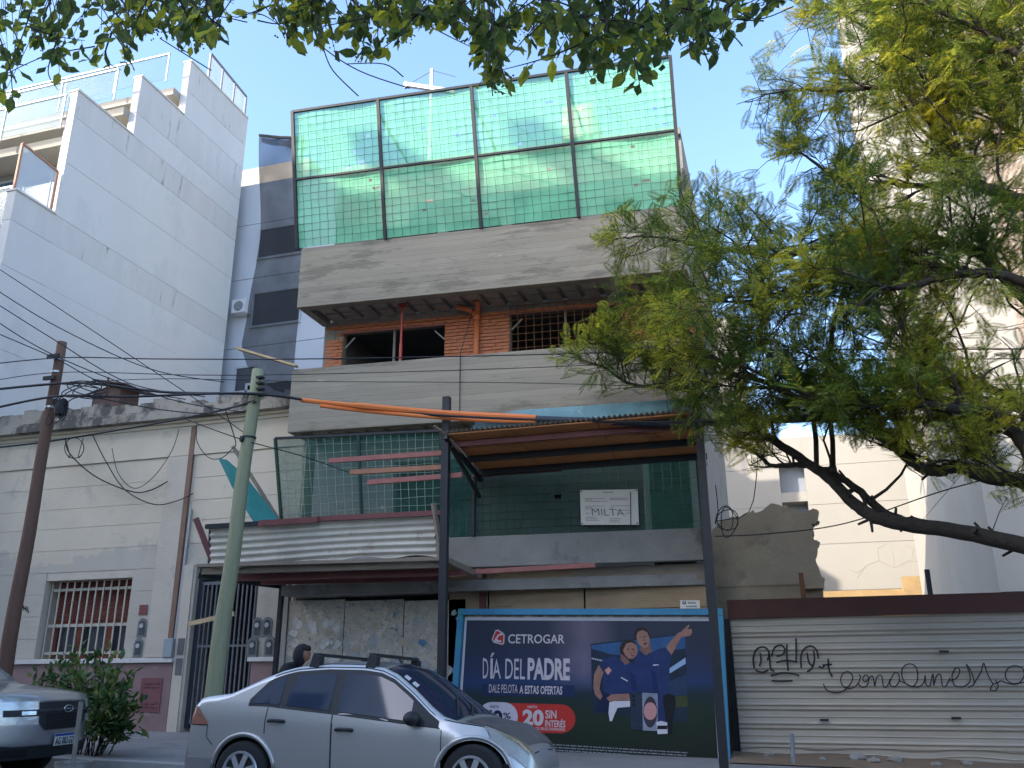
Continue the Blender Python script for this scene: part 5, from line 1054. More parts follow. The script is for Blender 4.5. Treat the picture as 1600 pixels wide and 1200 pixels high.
for sgn in (-1, 1):
    cs_.patch('window_surround', BLKPL, car, -1.22, .9, lambda x: cs_.tz(x, bt(x)-.012), lambda x: cs_.tz(x, max(bt(x)+.004, min(sd(x)-.045, bt(x)+.03+(x+1.24)*1.1 if x < -.95 else 9))), .003, 40, 6, sgn)
    cs_.patch('side_window', CARGLASS, car, -1.19, -.86, lambda x: cs_.tz(x, bt(x)+.015), lambda x: cs_.tz(x, max(bt(x)+.018, min(sd(x)-.075, bt(x)+.05+(x+1.2)*.95))), .006, 10, 5, sgn)
    cs_.patch('side_window', CARGLASS, car, -.78, -.29, lambda x: cs_.tz(x, bt(x)+.02), lambda x: cs_.tz(x, min(sd(x)-.085, bt(x)+.1+(x+.78)*4)), .006, 14, 6, sgn)
    cs_.patch('side_window', CARGLASS, car, -.19, .63, lambda x: cs_.tz(x, bt(x)+.02), lambda x: cs_.tz(x, max(bt(x)+.03, sd(x)-.085)), .006, 22, 6, sgn)
    d1 = cs_.patch('front_door', SILVER, car, -.235, .93, lambda x: cs_.tz(x, .33), lambda x: cs_.tz(x, bt(x)-.016), .0035, 24, 10, sgn)
    d2 = cs_.patch('rear_door', SILVER, car, -.97, -.245, lambda x: cs_.tz(x, max(.33, cbot(x)+.06)), lambda x: cs_.tz(x, bt(x)-.016), .0035, 18, 10, sgn)
    for (x0, x1) in ((-.235, -.235), (.93, .93), (-.245, -.245)): cs_.seam(car, [(x0, cs_.tz(x0, z)) for z in np.linspace(.33, bt(x0)-.016, 8)], .005, sgn)
    cs_.seam(car, [(-.975-.03*math.sin((z-.5)*6), cs_.tz(-.975, z)) for z in np.linspace(.72, bt(-.97)-.016, 8)], .005, sgn); cs_.seam(car, [(x, cs_.tz(x, .33)) for x in np.linspace(-.85, .92, 14)], .005, sgn)
    # flared arch lips
    for a in AX:
        pts = []
        for t in np.linspace(.15, math.pi-.15, 20):
            x = a+.372*math.cos(t); z = HZ-.02+.372*math.sin(t); pts.append(V(x, sgn*(cs_.ys(x, z)+.004), z))
        MB().tube(pts, .022, 6).build('arch_lip', SILVER, car, smooth=True)
    # handles
    for xh in (-.86, -.09):
        tz_ = cs_.tz(xh, bt(xh)-.135); p = cs_.pt(xh, tz_, sgn); y = p.y; s_ = sgn
        h_ = MB().tube([V(xh-.1, y+s_*.006, p.z), V(xh-.06, y+s_*.03, p.z+.005), V(xh+.05, y+s_*.032, p.z), V(xh+.09, y+s_*.006, p.z-.006)], .017, 8).build('door_handle', BLKPL, d2 if xh < -.5 else d1, smooth=True)
        MB().lathe([(.045, 0), (.04, .006)], (xh+.01, y+s_*.001, p.z-.01), 'y', 14).build('handle_recess', SEAM, h_)
    # mirror on its triangular foot
    xm = .66; zm = bt(xm)+.055; ym = sgn*(cs_.ys(xm, zm)+.1)
    bm = bmesh.new(); bmesh.ops.create_uvsphere(bm, u_segments=14, v_segments=10, radius=1)
    for v in bm.verts: v.co = Vector((v.co.x*.075*(1.25 if v.co.x < 0 else .9), v.co.y*.105, v.co.z*.07)) + Vector((xm, ym, zm))
    me = bpy.data.meshes.new('wing_mirror'); bm.to_mesh(me); bm.free(); me.materials.append(BLKPL); me.polygons.foreach_set('use_smooth', [True]*len(me.polygons)); o = bpy.data.objects.new('wing_mirror', me); COL.objects.link(o); o.parent = car
    cs_.patch('mirror_foot', BLKPL, car, .60, .92, lambda x: cs_.tz(x, bt(x)-.012), lambda x: cs_.tz(x, max(bt(x)-.01, min(sd(x)-.05, bt(x)+.22-(x-.6)*.72))), .007, 8, 4, sgn)
    # lamps
    hl = cs_.patch('headlight', CHROME, car, 1.34, 1.72, lambda x: cs_.tz(x, sd(x)-.012-.13*max(0, min(1, (x-1.34)/.16))), lambda x: 1.0+.22*max(0, (x-1.44)/.27), .003, 14, 7, sgn)
    cs_.patch('lens', mat_glass('amber_lens', (0.32,0.27,0.17), .55, .06) if 'amber_lens' not in MC else MC['amber_lens'], hl, 1.335, 1.725, lambda x: cs_.tz(x, sd(x)-.014-.135*max(0, min(1, (x-1.34)/.16))), lambda x: 1.0+.23*max(0, (x-1.44)/.27), .010, 14, 7, sgn)
    tl_ = cs_.patch('tail_light', M('tail_lamp', (0.30,0.13,0.085), .12, .5, 16, 0, coat=.8), car, -1.955, -1.70, lambda x: cs_.tz(x, .83-(x+1.95)*.02), lambda x: cs_.tz(x, min(sd(x)-.015, .84+max(0, (-1.69-x))*1.05)), .005, 10, 7, sgn)
    cs_.seam(tl_, [(x, cs_.tz(x, .825-(x+1.95)*.02)) for x in np.linspace(-1.955, -1.70, 6)], .006, sgn, 'lamp_edge')
    cs_.seam(car, [(-1.70+.0*k, cs_.tz(-1.70, z)) for k, z in enumerate(np.linspace(.83, .70, 4))]+[(-1.62, cs_.tz(-1.62, .63))], .004, sgn)
    cs_.seam(car, [(1.36, cs_.tz(1.36, .80)), (1.42, cs_.tz(1.42, .68)), (1.5, cs_.tz(1.5, .62))], .004, sgn)
    cs_.seam(car, [(x, .985) for x in np.linspace(.95, 1.36, 8)], .005, sgn)       # bonnet edge
    cs_.seam(car, [(x, cs_.tz(x, sd(x)-.022)) for x in np.linspace(-1.0, .85, 30)], .004, sgn)   # roof gutter
    cs_.patch('bumper_strip', M('grey_lower_bumper', (0.2,0.195,0.19), .6, .1, 4, .05), car, -1.99, -1.6, lambda x: 0.02, lambda x: cs_.tz(x, .50), .004, 8, 4, sgn)
cs_.patch('windscreen', CARGLASS, car, .24, 1.06, lambda x: 1.06, lambda x: 2.0, .006, 20, 8, -1); cs_.patch('windscreen', CARGLASS, car, .24, 1.06, lambda x: 1.06, lambda x: 2.0, .006, 20, 8, 1)
for s_ in (-1, 1): cs_.patch('rear_window', CARGLASS, car, -1.36, -.86, lambda x: 1.1, lambda x: 2.0, .006, 14, 8, s_)
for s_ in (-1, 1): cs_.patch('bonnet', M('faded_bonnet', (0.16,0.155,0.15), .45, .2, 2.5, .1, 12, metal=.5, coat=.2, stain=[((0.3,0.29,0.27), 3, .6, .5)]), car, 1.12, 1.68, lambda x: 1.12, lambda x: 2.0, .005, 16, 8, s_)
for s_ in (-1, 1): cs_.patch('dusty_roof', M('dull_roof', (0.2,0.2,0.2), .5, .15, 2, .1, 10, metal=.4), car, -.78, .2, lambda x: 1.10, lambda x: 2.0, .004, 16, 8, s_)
cs_.patch('grille', BLKPL, car, 1.732, 1.779, lambda x: 1.25, lambda x: 2.0, .006, 5, 8, -1); cs_.patch('grille', BLKPL, car, 1.732, 1.779, lambda x: 1.25, lambda x: 2.0, .006, 5, 8, 1)
for k, (a, c) in enumerate((((1.06, 1.12), (.86, 1.75)), ((1.10, 1.5), (.98, 1.95)))):
    MB().tube([cs_.pt(a[0], a[1], -1)+V(0, 0, .03), cs_.pt((a[0]+c[0])/2, (a[1]+c[1])/2, -1)+V(0, 0, .04), cs_.pt(c[0], c[1], -1)+V(0, 0, .02)], .01, 5).build('wiper', BLKPL, car)
MB().tube([cs_.pt(.16, 1.9, -1), cs_.pt(.16, 1.9, -1)+V(-.03, 0, .045)], .012, 6).build('aerial_base', BLKPL, car)
for xr_ in (-.58, .06):      # roof bars on feet
    a = cs_.pt(xr_, .97, -1); c = cs_.pt(xr_, .97, 1); rbk = MB().bar(a+V(0, .04, .15), c+V(0, -.04, .15), .06, .03).build('roof_bar', BLKPL, car)
    for e, s_ in ((a, 1), (c, -1)): MB().prism([e+V(-.085, s_*.0, -.05), e+V(.05, s_*.0, -.05), e+V(.055, s_*.02, .13), e+V(-.03, s_*.02, .172)], (0, s_*.1, 0)).build('bar_foot', BLKPL, rbk, bevel=.008)
q = MB(); q.box(-1.8, 1.6, -.7, .7, .3, .5).box(-1.6, -.88, -.62, .62, .5, .74).box(.9, 1.55, -.58, .58, .5, .7); q.build('underbody', SEAM, car)
for a in AX:
    for s_ in (-1, 1): wheel(car, a, s_*.73, HZ-.01, RW_, s_)
for k in range(2):
    p = cs_.pt(.42+.11*k, 1.16+.05*k, -1); 
    cs_.patch('windscreen_sticker', M('sticker_white', (0.5,0.5,0.5), .6, .1, 9, 0), car, .42+.1*k, .48+.1*k, lambda x: 1.09, lambda x: 1.2, .009, 3, 3, -1)
car.location = (-4.21, 9.28, -0.012); car.rotation_euler = (R(-1.5), 0, 0)
# ---------------- grey pick-up, nose in frame at the left
tr = thing('grey_pickup', 'grey pick-up with black grille parked nose to the bush at far left', 'pickup truck', (0, 0, 0))
TAX = (-1.55, 1.52)
def tbot(x):
    z = .34
    for a in TAX:
        if abs(x-a) < .43: z = max(z, .36+math.sqrt(.43**2-(x-a)**2))
    return z
ts_ = Shell([(-2.5,1.18),(-2.45,1.22),(-.92,1.22),(-.86,1.5),(-.7,1.69),(-.3,1.72),(.3,1.69),(.62,1.56),(1.18,1.13),(1.28,1.08),(1.6,1.05),(2.0,1.0),(2.2,.96)], [(-2.5,1.2),(-2.45,1.24),(-.92,1.24),(-.84,1.55),(-.7,1.73),(-.3,1.76),(.35,1.74),(.7,1.6),(1.3,1.17),(1.42,1.125),(1.7,1.10),(2.0,1.065),(2.2,1.035)],
            [(-2.5,.9),(-2.3,.92),(1.9,.92),(2.1,.91),(2.2,.895)], [(-2.5,1.22),(-.9,1.15),(1.1,1.08),(1.3,1.05),(2.2,.9)], tbot, .4)
tb = ts_.body('body', GREYP, tr, sorted(set(list(np.linspace(-2.5, 2.2, 70))+[a+.43*math.sin(t) for a in TAX for t in np.linspace(-1.57, 1.57, 17)])))
def fx(y, z): return 2.50-.30*abs(y/.895)**2.6-.05*max(0, (z-.62)/.35)**2-.06*max(0, (.45-z)/.2)
def fz(y): return ts_.pt(2.2, 1+(1-abs(y)/.895) if abs(y) < .895 else 1.0, 1).z
ysf = np.linspace(-.895, .895, 41)
MB().grid(lambda y, v: V(fx(y, .30+.62*v), y, .30+.62*v), ysf, np.linspace(0, 1, 15)).build('front_fascia', GREYP, tr, smooth=True)
hd = MB().grid(lambda y, v: V(2.2*(1-v)+fx(y, .92)*v, y, (fz(y)+.002)*(1-v**2)+.921*v**2), ysf, np.linspace(0, 1, 8)).build('bonnet_nose', GREYP, tr, smooth=True)
def fp(name, mat, pts, off=.01, parent=tr, n=10, sm=True):
    """panel lying on the front: outline columns given as (y, z_low, z_high)"""
    ysn = np.linspace(pts[0][0], pts[-1][0], n); a = [p[0] for p in pts]
    return MB().grid(lambda y, v: (lambda z: V(fx(y, z)+off, y, z))(interp(y, a, [p[1] for p in pts])*(1-v)+interp(y, a, [p[2] for p in pts])*v), ysn, np.linspace(0, 1, 7)).build(name, mat, parent, smooth=sm)
grl = fp('grille', BLKPL, [(-.45, .70, .90), (-.38, .60, .905), (.38, .60, .905), (.45, .70, .90)], .012)
for k in range(7): fp('grille_slot', SEAM, [(-.35, .615+.024*k, .627+.024*k), (.35, .615+.024*k, .627+.024*k)], .018, grl)
fp('grille_bar', M('dark_gloss', (0.05,0.05,0.055), .25, .1, 4, 0), [(-.46, .80, .835), (.46, .80, .835)], .03, grl)
# emblem: an oval ring with a small scrawl
MB().tube([V(fx(0, .825)+.04, .085*math.cos(t), .822+.036*math.sin(t)) for t in np.linspace(0, 2*math.pi, 25)], .006, 5).build('emblem', ALLOY, grl)
MB().tube([V(fx(0, .825)+.04, -.04+.02*k, .815+.013*(k % 2)) for k in range(5)], .005, 5).build('emblem_scrawl', ALLOY, grl)
for sgn in (-1, 1):
    a = sorted([sgn*.455, sgn*.885]); ysd = [(a[0], .665, .915), (a[1], .665, .915)]
    hl = fp('headlight', CHROME, [(p, .67, .91) for p in a], .012); fp('lens', LENS, [(p, .66, .92) for p in a], .022, hl)
    c = sorted([sgn*.45, sgn*.82]); fp('lamp_bar', BLKPL, [(p, .755, .825) for p in c], .027, hl); c = sorted([sgn*.50, sgn*.66]); fp('lamp_insert', CHROME, [(p, .77, .81) for p in c], .033, hl)
    ts_.patch('headlight_side', CHROME, hl, 1.98, 2.2, lambda x: ts_.tz(x, .70), lambda x: ts_.tz(x, .91), .006, 6, 5, sgn); ts_.patch('lens_side', LENS, hl, 1.97, 2.2, lambda x: ts_.tz(x, .69), lambda x: ts_.tz(x, .92), .014, 6, 5, sgn)
    ts_.patch('side_window', CARGLASS, tr, -.78, .98, lambda x: ts_.tz(x, 1.16), lambda x: ts_.tz(x, max(1.17, ts_.ip(ts_.side, x)-.08)), .006, 24, 6, sgn)
    ts_.seam(tr, [(x, .985) for x in np.linspace(1.28, 2.19, 12)], .006, sgn)
    ts_.patch('windscreen', mat_glass('clear_windscreen', (0.2,0.24,0.24), .6, .03) if 'clear_windscreen' not in MC else MC['clear_windscreen'], tr, .62, 1.36, lambda x: 1.05, lambda x: 2.0, .007, 16, 8, sgn)
    for a in TAX: wheel(tr, a, sgn*.80, .36, .36, sgn)
lb = fp('lower_bumper', BLKPL, [(-.89, .30, .47), (-.7, .30, .44), (.7, .30, .44), (.89, .30, .47)], .016); fp('fog_recess', SEAM, [(-.8, .33, .41), (-.52, .33, .41)], .02, lb); fp('fog_recess', SEAM, [(.52, .33, .41), (.8, .33, .41)], .02, lb)
plt = fp('number_plate', M('plate_white', (0.62,0.62,0.6), .5, .05, 5, 0), [(-.2, .42, .55), (.2, .42, .55)], .03, tr, 4); fp('plate_band', M('plate_blue', (0.03,0.06,0.3), .5, .05, 5, 0), [(-.195, .522, .547), (.195, .522, .547)], .0325, plt, 4)
letter('AG 003 GO', [(-.18, .432), (.18, .432), (.18, .512), (-.18, .512)], M('plate_black', (0.02,0.02,0.02), .5, .05, 5, 0), plt, lambda x, y: V(fx(x, y)+.034, x, y), .02, 'plate_lettering')
MB().box(-2.4, 2.15, -.8, .8, .36, .6).build('underbody', SEAM, tr)
tr.rotation_euler = (0, 0, R(10)); tr.location = (-8.27-2.52*math.cos(R(10)), 9.12-2.52*math.sin(R(10)), gz(-8.5)+.0)

# ================================================================== bucket with a pipe, stub post
bk = thing('weighted_bucket', 'dented grey tin bucket holding a bent pipe before the pick-up', 'bucket', (0, 0, 0))
p = PY(115, 1192, 8.3); bz = gz(p.x)+.055
MB().lathe([(.15, bz), (.165, bz+.1), (.17, bz+.1), (.175, bz+.2), (.18, bz+.2), (.185, p.z), (.19, p.z+.012), (.17, p.z+.012), (.165, p.z-.03)], (p.x, 8.3, 0), 'z', 22).build('tin', M('dull_tin', (0.25,0.24,0.22), .6, .25, 6, .2, 20, metal=.3), bk)
MB().lathe([(.168, p.z-.05), (.16, p.z-.028)], (p.x, 8.3, 0), 'z', 18).build('cement_fill', CONC2, bk)
a = PY(115, 1188, 8.3); c = PY(127, 1096, 8.3); MB().tube([V(a.x, 8.3, a.z-.1), V(c.x, 8.3, c.z)], .024, 8).build('pipe', M('rusty_grey_pipe', (0.2,0.18,0.15), .7, .25, 6, .1), bk)
a = PY(1240, 1200, 13.1); c = PY(1237, 1146, 13.1); o = MB().tube([V(a.x, 13.1, sw(0, 13.1)-.02), V(c.x, 13.1, c.z)], .03, 8).build('stub_pipe', M('galv_stub', (0.25,0.27,0.27), .5, .2, 5, .05, metal=.3)); tag(o, 'short grey pipe stub standing in the dirt before the graffiti', 'post')
# ================================================================== poles and cables
YP = 10.75
def pole(name, label, top, low, r0, r1, mat):
    a = PY(*top, YP); c = PY(*low, YP); d = (a-c)/(a.z-c.z); foot = c + d*(sw(c.x, YP)-.05-c.z)
    t = thing(name, label, 'utility pole', foot); n = 12; pts = [foot.lerp(a, i/n)+V(.012*math.sin(i*1.3), 0, 0) for i in range(n+1)]
    MB().tube(pts, [r1+(r0-r1)*i/n for i in range(n+1)], 14).build('shaft', mat, t, smooth=True); return t, a, c
pa, a1, c1 = pole('wooden_pole', 'leaning reddish brown wooden utility pole before the old house', (97, 535), (12, 1020), .075, .115, POLEB)
pg, a2, c2 = pole('wooden_pole', 'greenish weathered wooden pole standing before the gate', (403, 578), (333, 1085), .085, .125, POLEG)
def on1(py): return PY(97-(py-535)*85/485, py, YP)
BAND = M('steel_band', (0.5,0.5,0.48), .4, .1, 5, 0, metal=.6)
for py_ in (562, 582, 623, 637):
    p = on1(py_); MB().lathe([(.088, -.015), (.088, .015)], p, 'z', 14).build('steel_band', BAND, pa)
for py_ in (560, 594): p = on1(py_); MB().box(p.x-.12, p.x+.1, p.y-.14, p.y-.1, p.z-.03, p.z+.03).build('cable_clamp', CABLE, pa)
p = PY(96, 638, YP-.12); MB().lathe([(.02, -.14), (.09, -.11), (.1, 0), (.09, .11), (.03, .15)], p, 'z', 10).build('splice_case', CABLE, pa)
for k in range(5): MB().tube([p+V(.13*math.cos(t+k), -.03*k, .16*math.sin(t)*(1+.1*k)-.02*k) for t in np.linspace(0, 6.2, 16)], .008, 4).build('cable_coil', CABLE, pa)
p = PY(378, 686, YP-.1); MB().lathe([(.03, -.04), (.04, 0), (.03, .04)], p, 'z', 8).build('insulator', CABLE, pg); MB().lathe([(.105, -.012), (.105, .012)], PY(389, 684, YP), 'z', 14).build('steel_band', CABLE, pg)
for k in range(4): p = PY(404, 590+k*9, YP-.1); MB().box(p.x-.02, p.x+.07, p.y-.04, p.y+.06, p.z-.015, p.z+.015).build('cable_clamp', CABLE, pg)
def cable(label, pts, r=.012, group='overhead cables', mat=None, name='overhead_cable', n=8):
    o = MB().tube(spline([PY(a, c, y) for a, c, y in pts], n), r, 5).build(name, mat or CABLE); tag(o, label, 'cable', group); return o
cable('highest thin wire from the brown pole along the parapet to the tree', [(-40, 572, 10.6), (97, 559, 10.6), (250, 561, 10.7), (470, 561, 11.2), (760, 556, 11.8), (1100, 548, 11.8), (1680, 545, 11)], .010)
cable('second wire crossing the middle parapet just below its top', [(-40, 600, 10.6), (92, 582, 10.6), (300, 586, 10.7), (470, 585, 11.2), (760, 577, 11.8), (1100, 565, 11.8), (1680, 560, 11)], .007)
cable('thin wire crossing the middle of the middle parapet', [(88, 600, 10.6), (250, 592, 10.7), (480, 596, 11.4), (800, 598, 11.9), (1090, 604, 11.9), (1680, 600, 11)], .006)
cable('thick bundled cable sagging between the brown and greenish poles', [(-40, 612, 10.6), (84, 600, 10.6), (150, 600, 10.6), (260, 613, 10.6), (400, 616, 10.62), (470, 624, 10.9)], .022)
cable('heavy cable running under the bundle into the orange sleeve', [(-40, 645, 10.6), (84, 620, 10.6), (200, 620, 10.6), (395, 615, 10.6), (520, 632, 11.2), (700, 650, 11.78), (1000, 660, 11.8), (1300, 655, 11), (1680, 650, 10.8)], .02)
cable('cable rising from the house cornice to the greenish pole', [(-40, 703, 10.8), (60, 692, 11), (150, 678, 11.5), (280, 655, 11.5), (400, 628, 10.65)], .016)
cable('thin cable from the coil on the brown pole to the pole beside it', [(96, 640, 10.6), (130, 620, 10.6), (250, 640, 11), (330, 645, 11), (398, 625, 10.6)], .009)
for i, (y0, y1, x1, l_) in enumerate(((452, 575, 230, 'lowest'), (474, 598, 200, 'second'), (500, 622, 260, 'third'), (528, 602, 170, 'fourth'))): cable('%s thin service wire slanting down from upper left past the brown pole' % ['lowest', 'second lowest', 'third lowest', 'steepest'][i], [(-40, y0-22, 9.5), (80, (y0+y1)/2-8, 10), (x1, y1, 10.6), (x1+120, y1+22, 10.7)], .008)
cable('long thin wire slanting across the white tower to the roof stack', [(-40, 395, 9.8), (150, 520, 10.4), (330, 640, 11.2), (400, 690, 11.5)], .007)
cable('drop wire from the greenish pole across the teal screen', [(290, 655, 11.3), (376, 686, 10.65), (470, 712, 11.5), (545, 738, 12.0)], .008)
cable('looped service cable hanging on the house wall below the cornice', [(102, 686, 13.9), (110, 710, 13.95), (150, 745, 14.0), (205, 768, 14.05), (235, 766, 14.1), (262, 752, 14.12)], .013)
cable('longer looped service cable ending at the grey conduit', [(145, 680, 13.9), (165, 720, 13.95), (195, 765, 14.0), (240, 788, 14.05), (275, 783, 14.1), (302, 771, 14.1)], .011)
cable('thin slack wire looping inside the recessed wall panel', [(175, 700, 13.95), (185, 740, 14.05), (210, 763, 14.1), (240, 745, 14.1), (268, 705, 14.0), (280, 670, 13.9)], .007)
cable('dark slack loop between cornice and teal sheet', [(308, 660, 13.5), (308, 690, 13.4), (325, 714, 13.2), (345, 716, 12.7), (362, 702, 12.6), (368, 690, 12.5), (352, 640, 12)], .009)
cable('coiled loops of spare cable under the cornice', [(102, 684, 13.85)]+[(116+15*math.cos(t), 700+16*math.sin(t), 13.9-.01*t) for t in np.linspace(2, 20, 30)]+[(130, 684, 13.9)], .009, n=3)
cable('knot of loose cable ends beside the brown pole', [(96, 600, 10.55)]+[(122+28*math.cos(t*1.3)+.9*t, 606+13*math.sin(t)+.2*t, 10.6-.01*t) for t in np.linspace(0, 26, 50)]+[(170, 612, 10.6)], .009, n=3)
cable('thin black wire from the fence post to the tree over the ruin', [(1118, 838, 12.2), (1200, 834, 12.4), (1320, 818, 12), (1480, 765, 11.2), (1640, 725, 10.8)], .008)
cable('cable coil hanging on the steel post right of the billboard', [(1118, 758, 12.1), (1122, 800, 12.1)]+[(1136+(14+5*math.sin(t*.7))*math.cos(t), 814+(20+6*math.sin(t*.53))*math.sin(t), 12.15) for t in np.linspace(3, 22, 40)]+[(1170, 800, 12.2), (1183, 730, 12.3), (1186, 640, 12.3)], .007, n=3)
for i, (px_, y0, y1) in enumerate(((1275, 640, 735), (1301, 640, 738))):
    o = MB().tube([PY(px_-6, y0, 11.2), PY(px_, (y0+y1)/2, 11.0), PY(px_+1, y1, 10.9)], .03, 6).build('dead_stem', BARK); tag(o, ['left', 'right'][i]+' of two straight bare stems rising from the lower limb', 'branch', 'bare stems')
# orange sleeve over the cable, dark sleeve after it
o = MB().tube(spline([PY(470, 625, 10.95), PY(560, 634, 11.3), PY(698, 646, 11.9), PY(838, 653, 12.05)], 8), [.035]*8+[.05]*17, 8).build('orange_sleeve', ORANGE); tag(o, 'long orange insulating sleeve on the cable across the parapet', 'cable sleeve')
o = MB().tube(spline([PY(500, 634, 11.05), PY(600, 645, 11.5), PY(740, 656, 11.95), PY(838, 658, 12.05)], 8), .03, 8).build('orange_sleeve', ORANGE); tag(o, 'thinner orange sleeve just under the long one', 'cable sleeve')
o = MB().tube(spline([PY(838, 655, 12.05), PY(960, 659, 12.0), PY(1090, 660, 11.9), PY(1300, 652, 11.2)], 8), .055, 8).build('dark_sleeve', M('navy_sleeve', (0.02,0.03,0.045), .5, .1, 4, 0)); tag(o, 'dark sleeve continuing the orange one into the tree', 'cable sleeve')
# ================================================================== person by the meters
PX_, PYp = -7.45, 12.5; gzp = sw(PX_, PYp)
per = thing('person', 'person in a dark hooded jacket stooping beside the meters behind the car', 'person', (PX_, PYp, gzp))
def skin(name, verts, edges, radii, mat, parent, sub=2):
    me = bpy.data.meshes.new(name); me.from_pydata([tuple(v) for v in verts], edges, []); o = bpy.data.objects.new(name, me); COL.objects.link(o); o.parent = parent
    sk = o.modifiers.new('skin', 'SKIN'); bm = bmesh.new(); bm.from_mesh(me); ly = bm.verts.layers.skin.verify()
    bm.verts.ensure_lookup_table()
    for v, r_ in zip(bm.verts, radii): v[ly].radius = r_ if hasattr(r_, '__len__') else (r_, r_)
    bm.verts[0][ly].use_root = True; bm.to_mesh(me); bm.free()
    ss = o.modifiers.new('sub', 'SUBSURF'); ss.levels = sub; ss.render_levels = sub; me.materials.append(mat); sk.use_smooth_shade = True; return o
JK = M('black_jacket', (0.022,0.023,0.027), .85, .2, 6, .3, 20); JEAN = M('dark_jeans', (0.03,0.035,0.05), .9, .2, 6, .2, 30); SKN = M('brown_skin', (0.3,0.14,0.085), .55, .1, 6, .1, 40); SHOE = M('dark_shoe', (0.03,0.028,0.025), .6, .1, 5, 0)
# stooping to the right: pelvis, chest forward, arms reaching down
vb = [(0,0,.80),(.06,0,1.0),(.17,0,1.14),(.24,0,1.22), (0,-.1,.76),(.06,-.1,.43),(-.02,-.1,.07), (0,.1,.76),(.04,.1,.43),(-.04,.1,.07), (.17,-.19,1.14),(.24,-.22,.9),(.36,-.18,.72), (.17,.19,1.14),(.26,.22,.9),(.38,.17,.72)]
body_o = skin('body', vb, [(0,1),(1,2),(2,3),(0,4),(4,5),(5,6),(0,7),(7,8),(8,9),(2,10),(10,11),(11,12),(2,13),(13,14),(14,15)], [(.14,.12),(.15,.13),(.16,.14),(.07,.07),.09,.062,.05,.09,.062,.05,.07,.052,.04,.07,.052,.04], JK, per)
for v_ in (-.1, .1): MB().tube([V(PX_-.08, PYp+v_, gzp+.05), V(PX_+.02, PYp+v_, gzp+.05), V(PX_+.17, PYp+v_, gzp+.035)], [.045, .05, .035], 10).build('shoe', SHOE, per, smooth=True)
for v_ in (-.1, .1):
    skin('trouser_leg', [(0, v_, .82), (.055, v_, .43), (-.02, v_, .09)], [(0,1),(1,2)], [.105, .078, .068], JEAN, per)
def hand(s_):
    b0 = V(.37, s_*.17, .70); d = V(.35, 0, -.94)
    hv = [b0, b0+d*.05, b0+d*.09]; he = [(0,1),(1,2)]; hr = [(.025,.035),(.022,.042),(.018,.04)]
    for k in range(4):
        o_ = V(0, (k-1.5)*.019, 0); L = [.065, .075, .07, .055][k]; i0 = len(hv)
        hv += [b0+d*.085+o_, b0+d*(.085+L*.5)+o_+V(-.006, 0, 0), b0+d*(.085+L)+o_+V(-.03, 0, .01)]; he += [(2, i0), (i0, i0+1), (i0+1, i0+2)]; hr += [.009, .0085, .0075]
    i0 = len(hv); hv += [b0+d*.03+V(.025, -s_*.02, 0), b0+d*.06+V(.05, -s_*.03, 0), b0+d*.085+V(.055, -s_*.03, 0)]; he += [(1, i0), (i0, i0+1), (i0+1, i0+2)]; hr += [.011, .010, .008]
    return skin('hand', hv, he, hr, SKN, per)
hand(-1); hand(1)
# head looking down to the right: one shaped mesh, with hood, eyes, ear
def blob(name, c, s_, mat, parent, f=None, seg=20):
    bm = bmesh.new(); bmesh.ops.create_uvsphere(bm, u_segments=seg, v_segments=14, radius=1)
    for v in bm.verts:
        q = Vector((v.co.x*s_[0], v.co.y*s_[1], v.co.z*s_[2]))
        if f: q = f(q, v.co)
        v.co = q + Vector(c)
    me = bpy.data.meshes.new(name); bm.to_mesh(me); bm.free(); me.materials.append(mat); me.polygons.foreach_set('use_smooth', [True]*len(me.polygons)); o = bpy.data.objects.new(name, me); COL.objects.link(o); o.parent = parent; return o
def facef(q, n):
    q = q.copy()
    if n.x > .3 and abs(n.y) < .28: q.x += .022*math.exp(-((n.z+.12)/.16)**2)*(1-abs(n.y)/.28)      # nose
    if n.x > .2: q.x += -.008*math.exp(-((n.z-.12)/.1)**2)                                              # eye hollow
    if n.z < -.45: q.x += .02*max(0, n.x); q.y *= .85
    return q
hx, hz = .36, 1.33
hd_ = blob('head', (hx, 0, hz), (.10, .078, .118), SKN, per, facef, 28)
for s_ in (-1, 1): blob('eye', (hx+.083, s_*.032, hz+.012), (.012, .013, .009), M('eye_dark', (0.03,0.02,0.02), .2, .1, 5, 0), hd_, None, 10); blob('ear', (hx+.0, s_*.078, hz-.005), (.022, .01, .032), SKN, hd_, None, 10)
blob('mouth', (hx+.088, 0, hz-.058), (.012, .026, .006), M('lips_brown', (0.2,0.07,0.06), .5, .1, 5, 0), hd_, None, 10)
hdm = blob('hood', (hx-.035, 0, hz+.012), (.125, .118, .14), JK, per, lambda q, n: q+Vector((-.03*max(0, -n.z)-.02*max(0, -n.x), 0, -.05*max(0, -n.z))) if n.x < .35 else Vector((min(q.x, .06), q.y*1.0, q.z)))
blob('hair', (hx+.03, 0, hz+.075), (.075, .075, .055), M('black_hair', (0.015,0.013,0.012), .6, .2, 9, .3, 50), per)
skin('neck', [(.25, 0, 1.2), (.33, 0, 1.27)], [(0, 1)], [.075, .07], JK, per)
